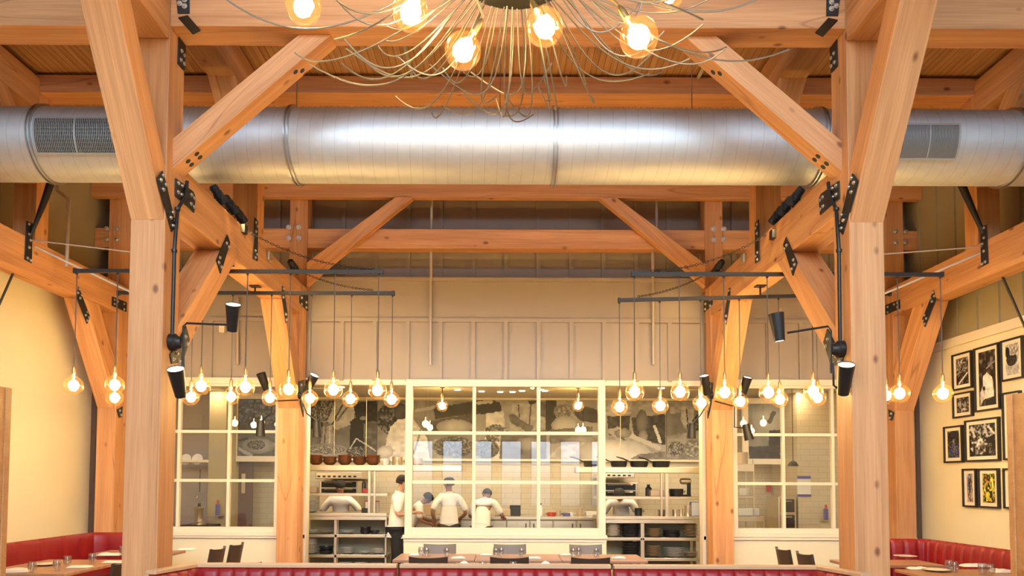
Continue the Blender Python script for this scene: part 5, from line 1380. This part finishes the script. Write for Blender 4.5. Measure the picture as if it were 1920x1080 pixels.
def banquette(label, path, ztop, wch=.127, cap=True, bulge=.014):
    c = sum((Vector((a, b, 0)) for a, b in path), Vector()) / len(path)
    t = thing('banquette', label, 'banquette', c)
    bench_back(path, .44, ztop - (.032 if cap else 0), wch, bulge).build('tufted_back', M['red'], t, smooth=True)
    if cap: ribbon(path, -.13, -.035, ztop - .03, ztop + .004).build('wooden_cap', M['cap'], t, bevel=.006)
    ribbon(path, -.135, -.10, 0, ztop - .03).build('back_panel', M['cap'], t)
    ribbon(path, .0, .48, .36, .46).build('seat', M['red'], t, bevel=.03)
    ribbon(path, .0, .42, 0, .36).build('plinth', M['black'], t)
    return t
YB_ = 6.33
xg1, xg2 = X_(745, YB_, 1058), X_(1150, YB_, 1058)
# path direction chosen so the padding faces the inside of the booth
banquette('red channelled banquette, left section that turns the corner by the left front post', [(xg1 - .012, YB_), (-2.60, YB_), (-2.72, 5.86)], .918)
banquette('red channelled banquette, straight middle section at the bottom of the picture', [(xg2 - .012, YB_), (xg1 + .012, YB_)], .918)
banquette('red channelled banquette, right section that turns the corner by the right front post', [(2.80, 5.86), (2.66, YB_), (xg2 + .012, YB_)], .918)
banquette('dark red banquette along the plain left wall behind the left tables', [(-4.45, 9.80), (-5.42, 9.80), (-5.42, 6.2)], .93, .40, False, .015)
banquette('dark red channelled banquette along the right wall under the framed pictures', [(5.33, 6.2), (5.24, 9.22), (4.35, 9.22)], .93, .16, False, .02)

def table(label, x0, x1, y0, y1, z=.75):
    t = thing('dining_table', label, 'table', ((x0+x1)/2, (y0+y1)/2, 0))
    MB().box(x0, x1, y0, y1, z - .032, z).build('table_top', M['table'], t, bevel=.006)
    cx, cy = (x0+x1)/2, (y0+y1)/2
    MB().lathe([(.04, .03), (.035, .06), (.035, z - .05), (.12, z - .033)], (cx, cy, 0), n=20).build('pedestal', M['black'], t, smooth=True)
    MB().lathe([(.001, 0), (.24, 0), (.24, .015), (.05, .035)], (cx, cy, 0), n=28).build('table_base', M['black'], t, smooth=True)
    return t
table('wooden table nearest the left wooden partition, set with glasses and napkins', -5.05, -4.14, 6.98, 8.22)
table('wooden table beyond the nearer left table by the red banquette', -4.95, -4.0, 8.82, 9.32)
table('wooden table at the bottom right corner set with three glasses', 4.02, 4.98, 6.85, 7.62)
table('wooden table half hidden behind the right front post with a white plate', 3.75, 4.76, 7.98, 8.52)
ym0, ym1 = 8.3, 9.02
for a, b, w in ((X_(737, 8.35, 1047), -.33, 'left'), (-.325, .655, 'middle'), (.66, 1.62, 'right')):
    table('long run of tables before the kitchen window, %s one of three' % w, a, b, ym0, ym1)
table('right-hand near table hidden behind the banquette with a folded napkin', .15, 1.1, 6.85, 7.45); table('left-hand near table hidden behind the banquette with a folded napkin', -.95, 0, 6.85, 7.45)

def make_chair(label, mat='chair'):
    t = thing('dining_chair', label, 'chair', (0, 0, 0)); m = M[mat]
    MB().box(-.21, .21, -.20, .22, .43, .47).build('seat', m, t, bevel=.018)
    mb = MB(); n_ = 10; vs = []; fs = []
    for i in range(n_ + 1):
        u = -1 + 2 * i / n_; x = .205 * u; y = -.235 + .045 * u * u
        for (dy, z) in ((-.06, .84 - .012 * (1 - u*u)), (-.085, .84 - .012 * (1 - u*u)), (-.025, .50), (0, .50)): vs.append((x, y + dy, z))
    for i in range(n_):
        for j in range(4): a = i*4 + j; b = i*4 + (j+1) % 4; fs.append((a, b, b + 4, a + 4))
    fs += [(0, 1, 2, 3), tuple(n_*4 + q for q in (3, 2, 1, 0))]
    mb.add(vs, fs).build('backrest', m, t, smooth=True, bevel=.004)
    for s in (-1, 1):
        MB().tube([(s*.19, .19, .43), (s*.205, .21, 0)], [.019, .013], 8).build('leg', M['black'], t)
        MB().tube([(s*.19, -.17, .43), (s*.20, -.25, 0)], [.019, .013], 8).build('leg', M['black'], t)
        MB().tube([(s*.185, -.19, .44), (s*.19, -.23, .60)], .014, 8).build('back_support', M['black'], t)
    return t
ch0 = make_chair('x'); ch1 = make_chair('x', 'chairgrey'); used = {0: False, 1: False}
def chair(x, y, rz, label, k=0):
    src = ch1 if k else ch0
    o = src if not used[k] else copy_tree(src); used[k] = True
    return place(o, (x, y, 0), R(rz), label)
for px, w in ((806, 'left'), (955, 'middle'), (1104, 'right')):
    chair(X_(px, 7.98, 1050), 8.08, 0, 'dark chair with its back to the viewer at the %s of the three tables' % w)
for px, w in ((824, 'left'), (956, 'middle'), (1099, 'right')):
    chair(X_(px, 9.3, 1032), 9.10, 180, 'grey-brown chair facing the viewer on the far side of the %s table' % w, 1)
chair(-3.62, 8.70, 90, 'nearer of two dark chairs seen side-on beside the left front post'); chair(-3.60, 9.26, 90, 'farther of two dark chairs seen side-on beside the left front post')
chair(3.66, 8.36, -90, 'nearer of two dark chairs seen side-on beside the right front post'); chair(3.62, 8.90, -90, 'farther of two dark chairs seen side-on beside the right front post')
chair(X_(468, 7.5, 1053), 7.5, 0, 'dark chair with only the top of its back showing near the left kitchen post'); chair(X_(1388, 7.2, 1060), 7.1, 0, 'dark chair with only the top of its back showing near the right kitchen post')
chair(-3.95, 7.2, 90, 'dark chair at the nearer left table, mostly behind the left front post')

ME_TUMBLER = lathe_me([(.001, 0), (.022, 0), (.034, .03), (.036, .055), (.030, .09), (.0285, .09), (.034, .055), (.031, .03), (.001, .008)], M['tumbler'], 24)
def glass(px, py, label, z=.75, s=1.1):
    p = PZ(px, py, z); one('tumbler', ME_TUMBLER, (p.x, p.y, z + .001), label, 'glass', None, 0, (s, s, s * 1.08))
for px, py, l in ((60, 1074, 'nearest the wall'), (107, 1070, 'second from the left'), (126, 1062, 'beside the folded napkin'), (173, 1056, 'at the far end')):
    glass(px, py, 'empty glass on the nearer left table, %s' % l)
glass(229, 1041, 'empty glass on the farther left table against the post')
for px, py, l in ((1780, 1070, 'leftmost pair, left glass'), (1790, 1073, 'leftmost pair, right glass'), (1842, 1077, 'middle one'), (1858, 1079, 'rightmost one')):
    glass(px, py, 'empty glass on the bottom right table, %s' % l)
for px, py, l in ((790, 1043, 'left table, left side'), (800, 1043, 'left table, second from left'), (838, 1044, 'left table, right side'), (930, 1044, 'middle table, left side'), (940, 1043, 'middle table, second from left'), (978, 1044, 'middle table, right side'),
                 (1075, 1044, 'right table, left side'), (1085, 1043, 'right table, second from left'), (1118, 1044, 'right table, right side')):
    glass(px, py, 'small glass on the long table run, %s' % l)
for px, l in ((905, 'left'), (962, 'right')):
    glass(px, 1074, 'glass just above the middle banquette, %s of two' % l)
def napkin(px, py, w, d, label, rz=0, z=.75, h=.022):
    p = PZ(px, py, z); mb = MB(); n_ = 8; vs = []; fs = []
    for j in range(n_ + 1):
        for i in range(n_ + 1):
            u, v = i/n_ - .5, j/n_ - .5; vs.append((u * w, v * d, h * (.55 + .45 * vnoise(u * 5 + px, v * 4, 2)) * (1 - (2*abs(u)) ** 6) * (1 - (2*abs(v)) ** 6) + .003))
    for j in range(n_):
        for i in range(n_): a = j*(n_+1)+i; fs.append((a, a+1, a+n_+2, a+n_+1))
    b = len(vs); vs += [(-w/2, -d/2, 0), (w/2, -d/2, 0), (w/2, d/2, 0), (-w/2, d/2, 0)]; fs.append((b+3, b+2, b+1, b))
    m = T((p.x, p.y, z + .001)) @ Matrix.Rotation(R(rz), 4, 'Z')
    o = MB().add([m @ Vector(v) for v in vs], fs).build('folded_napkin', M['linen'], smooth=True); settag(o, label, 'napkin')
def tplate(px, py, label, s=.9, z=.75):
    p = PZ(px, py, z); one('plate', ME_PLATE, (p.x, p.y, z + .001), label, 'plate', None, 0, (s, s, s))
tplate(86, 1060, 'round white plate on the nearer left table among the glasses')
napkin(150, 1064, .22, .14, 'folded napkin with cutlery on the near edge of the nearer left table', 5); napkin(27, 1073, .26, .16, 'crumpled napkin at the wall end of the nearer left table', 20, h=.04)
napkin(214, 1055, .22, .14, 'folded napkin at the right corner of the nearer left table', 0); napkin(206, 1041, .26, .14, 'folded napkin on the farther left table', 5, h=.03)
tplate(1697, 1045, 'white plate on the far right table beside the post', 1.0); napkin(350, 1031, .2, .12, 'folded napkin on the corner of the farther left table by the chairs')
tplate(1755, 1071, 'white plate on the bottom right table in front of the glasses', 1.0); napkin(1722, 1067, .2, .14, 'white napkin at the left corner of the bottom right table'); napkin(1828, 1062, .3, .14, 'folded napkin behind the glasses on the bottom right table', h=.03); napkin(1878, 1073, .2, .16, 'napkin at the right edge of the bottom right table', h=.04)
for px, l in ((778, 'left'), (912, 'middle'), (1062, 'right')): napkin(px, 1041, .14, .10, 'small folded napkin on the %s table of the long run' % l)
for px, l in ((859, 'left'), (1001, 'middle'), (1160, 'right')): napkin(px, 1047, .16, .10, 'flat napkin at the near edge beside the %s dark chair' % l)
for px, l in ((870, 'left'), (1023, 'right')):
    p = PZ(px, 1074, .75); o = MB().lathe([(.06, 0), (.085, .0), (.075, .03), (.058, .075), (.03, .105), (.001, .115)], (p.x, p.y, .751), n=7).build('standing_napkin', M['linen']); settag(o, 'white standing napkin peeping over the banquette, %s of two' % l, 'napkin')

# wooden partitions at the edges of the picture
for s, px, nm in ((-1, 14, 'left'), (1, 1893, 'right')):
    x1 = X_(px, 5.6, 900); x0 = x1 + s * .9; zt = P(px, 728 if s < 0 else 741, 5.6).z
    t = thing('wooden_cabinet', 'tall plain wooden cabinet side cut off by the %s edge of the picture' % nm, 'cabinet', ((x0+x1)/2, 5.0, 0))
    MB().box(min(x0, x1), max(x0, x1), 4.3, 5.6, 0, zt).build('carcass', M['oak'], t, bevel=.004)
    MB().box(min(x1, x1 - s*.012), max(x1, x1 - s*.012), 5.54, 5.6, 0, zt).build('edge_trim', M['oak'], t, bevel=.003)
    if s > 0: MB().box(x1 - .035, x1, 4.6, 5.46, 1.0, 1.03).build('shelf', M['oak'], t, bevel=.003)

# framed pictures on the right wall
def frame(px0, px1, t0, t1, b0, b1, fn, label, mw=.055, n_=46):
    pt, pb = PX(px0, t0, XR - .03), PX(px0, b0, XR - .03); qt, qb = PX(px1, t1, XR - .03), PX(px1, b1, XR - .03)
    y1, y0 = pt.y, qt.y; zt = (pt.z + qt.z) / 2; zb = (pb.z + qb.z) / 2
    t = thing('framed_picture', label, 'picture', (XR - .02, (y0+y1)/2, zb))
    fw = .022; a, b = XR - .042, XR - .001
    MB().box(a, b, y0, y0 + fw, zb, zt).box(a, b, y1 - fw, y1, zb, zt).box(a, b, y0 + fw, y1 - fw, zb, zb + fw).box(a, b, y0 + fw, y1 - fw, zt - fw, zt).build('frame', M['frame'], t, bevel=.002)
    MB().box(XR - .022, XR - .002, y0 + fw, y1 - fw, zb + fw, zt - fw).build('mount', M['mount'], t)
    g0, g1, h0, h1 = y0 + fw + mw, y1 - fw - mw, zb + fw + mw * .8, zt - fw - mw * .8
    x = XR - .0235
    printed('photo_print', [(x, g1, h0), (x, g0, h0), (x, g0, h1), (x, g1, h1)], n_, int(n_ * (h1 - h0) / (g1 - g0)), lambda u, v: tuple(max(.006, min(.9, (q - .07) * 1.5)) for q in fn(u, v)), M['printm'], t)
U = 100
def colr(fn, pal):
    def f(u, v):
        g = fn(u, v)[0]; k = vnoise(u * 7, v * 9, pal[0]); c = pal[1 + int(k * (len(pal) - 1)) % (len(pal) - 1)]
        return tuple(max(.01, min(.9, g * 1.5 * q)) for q in c)
    return f
p_ = lambda bg, sh, sd: painter(0, U, 0, U, bg, sh, sd, .35, .12)
frame(1784.6, 1821, 665, 658, 732, 729, p_(.25, [('n', 45, 30, 35, 28, .2, .85, .2), ('e', 46, 40, 20, 18, .55), ('n', 46, 40, 18, 16, .1, .7, .25), ('n', 50, 80, 60, 25, .05, .5, .2), ('l', 20, 95, 90, 60, 4, .7)], 21), 'small framed black and white portrait at the upper left of the picture group')
frame(1825.7, 1872, 653, 643, 773, 768, p_(.08, [('e', 34, 28, 17, 12, .28), ('e', 34, 38, 12, 8, .30), ('p', [(25,45),(50,40),(80,50),(90,85),(20,88)], .80), ('p', [(5,75),(30,60),(40,80),(8,98)], .66), ('e', 30, 68, 8, 4, .25), ('p', [(40,92),(100,84),(100,100),(30,100)], .12), ('l', 45, 32, 95, 22, 1.5, .5)], 22), 'tall framed photo of a man in white, top middle of the picture group', n_=50)
frame(1875.5, 1917, 639.5, 629, 716.6, 709, p_(.70, [('n', 45, 50, 40, 22, .1, .45, .5), ('n', 55, 20, 42, 18, .4, .85, .2), ('p', [(25,72),(80,70),(96,100),(8,100)], .62), ('e', 15, 25, 16, 18, .12)], 23), 'framed photo of a cook at the upper right of the picture group, nearest the cabinet')
frame(1785.8, 1822, 739, 732.5, 785.5, 780, p_(.12, [('n', 50, 50, 50, 50, .05, .85, .12), ('e', 30, 45, 10, 30, .6), ('e', 70, 50, 10, 25, .55)], 24), 'smallest square framed photo under the upper left portrait', n_=40)
frame(1769, 1803.5, 800.5, 797, 869, 866, colr(p_(.18, [('n', 50, 30, 60, 30, .08, .4, .2), ('e', 52, 38, 9, 8, .5), ('n', 50, 85, 60, 20, .2, .5, .3), ('p', [(42,45),(64,45),(72,80),(36,80)], .35)], 25), (3, (.7, 1, .6), (.55, .6, 1.2), (.9, .9, .7))), 'framed colour photo of a person in blue outdoors, leftmost in the middle row')
frame(1808.6, 1872, 788.5, 781.7, 867, 863, p_(.06, [('n', 50, 22, 55, 22, .1, .8, .18), ('l', 10, 8, 22, 38, 4, .7), ('l', 60, 8, 70, 36, 4, .65), ('l', 75, 10, 96, 32, 3, .75), ('n', 38, 68, 34, 26, .15, .95, .16), ('n', 80, 80, 18, 18, .02, .5, .3)], 26), 'large framed black and white photo of a kitchen scene in the middle row', n_=60)
frame(1878.5, 1912, 738, 731, 863, 862, p_(.20, [('n', 30, 50, 30, 50, .05, .8, .15)], 27), 'tall framed photo half hidden by the right cabinet in the middle row', n_=40)
frame(1804.2, 1829.5, 879, 878.5, 950, 951.5, colr(p_(.45, [('n', 50, 50, 40, 50, .1, .8, .2), ('e', 45, 45, 12, 30, .12), ('e', 80, 80, 20, 15, .6)], 28), (5, (1, .8, .6), (.6, .7, 1), (1, .55, .4))), 'narrow framed colour photo at the left of the bottom row', n_=36)
frame(1833.6, 1871.5, 878.5, 878, 951.5, 953.5, colr(p_(.35, [('n', 50, 50, 60, 60, .05, .9, .14), ('e', 75, 35, 14, 24, .8), ('e', 40, 75, 20, 14, .7)], 29), (9, (1.2, .45, .2), (.7, .85, .15), (1, .8, .2), (.25, .3, .1))), 'framed colour photo of bright peppers in the bottom row', n_=54)
frame(1880.5, 1912, 878, 877.5, 953.5, 955, colr(p_(.4, [('n', 50, 50, 60, 60, .1, .9, .15)], 31), (9, (.5, .7, .2), (1, .7, .2))), 'framed colour photo cut off by the right cabinet in the bottom row', n_=40)
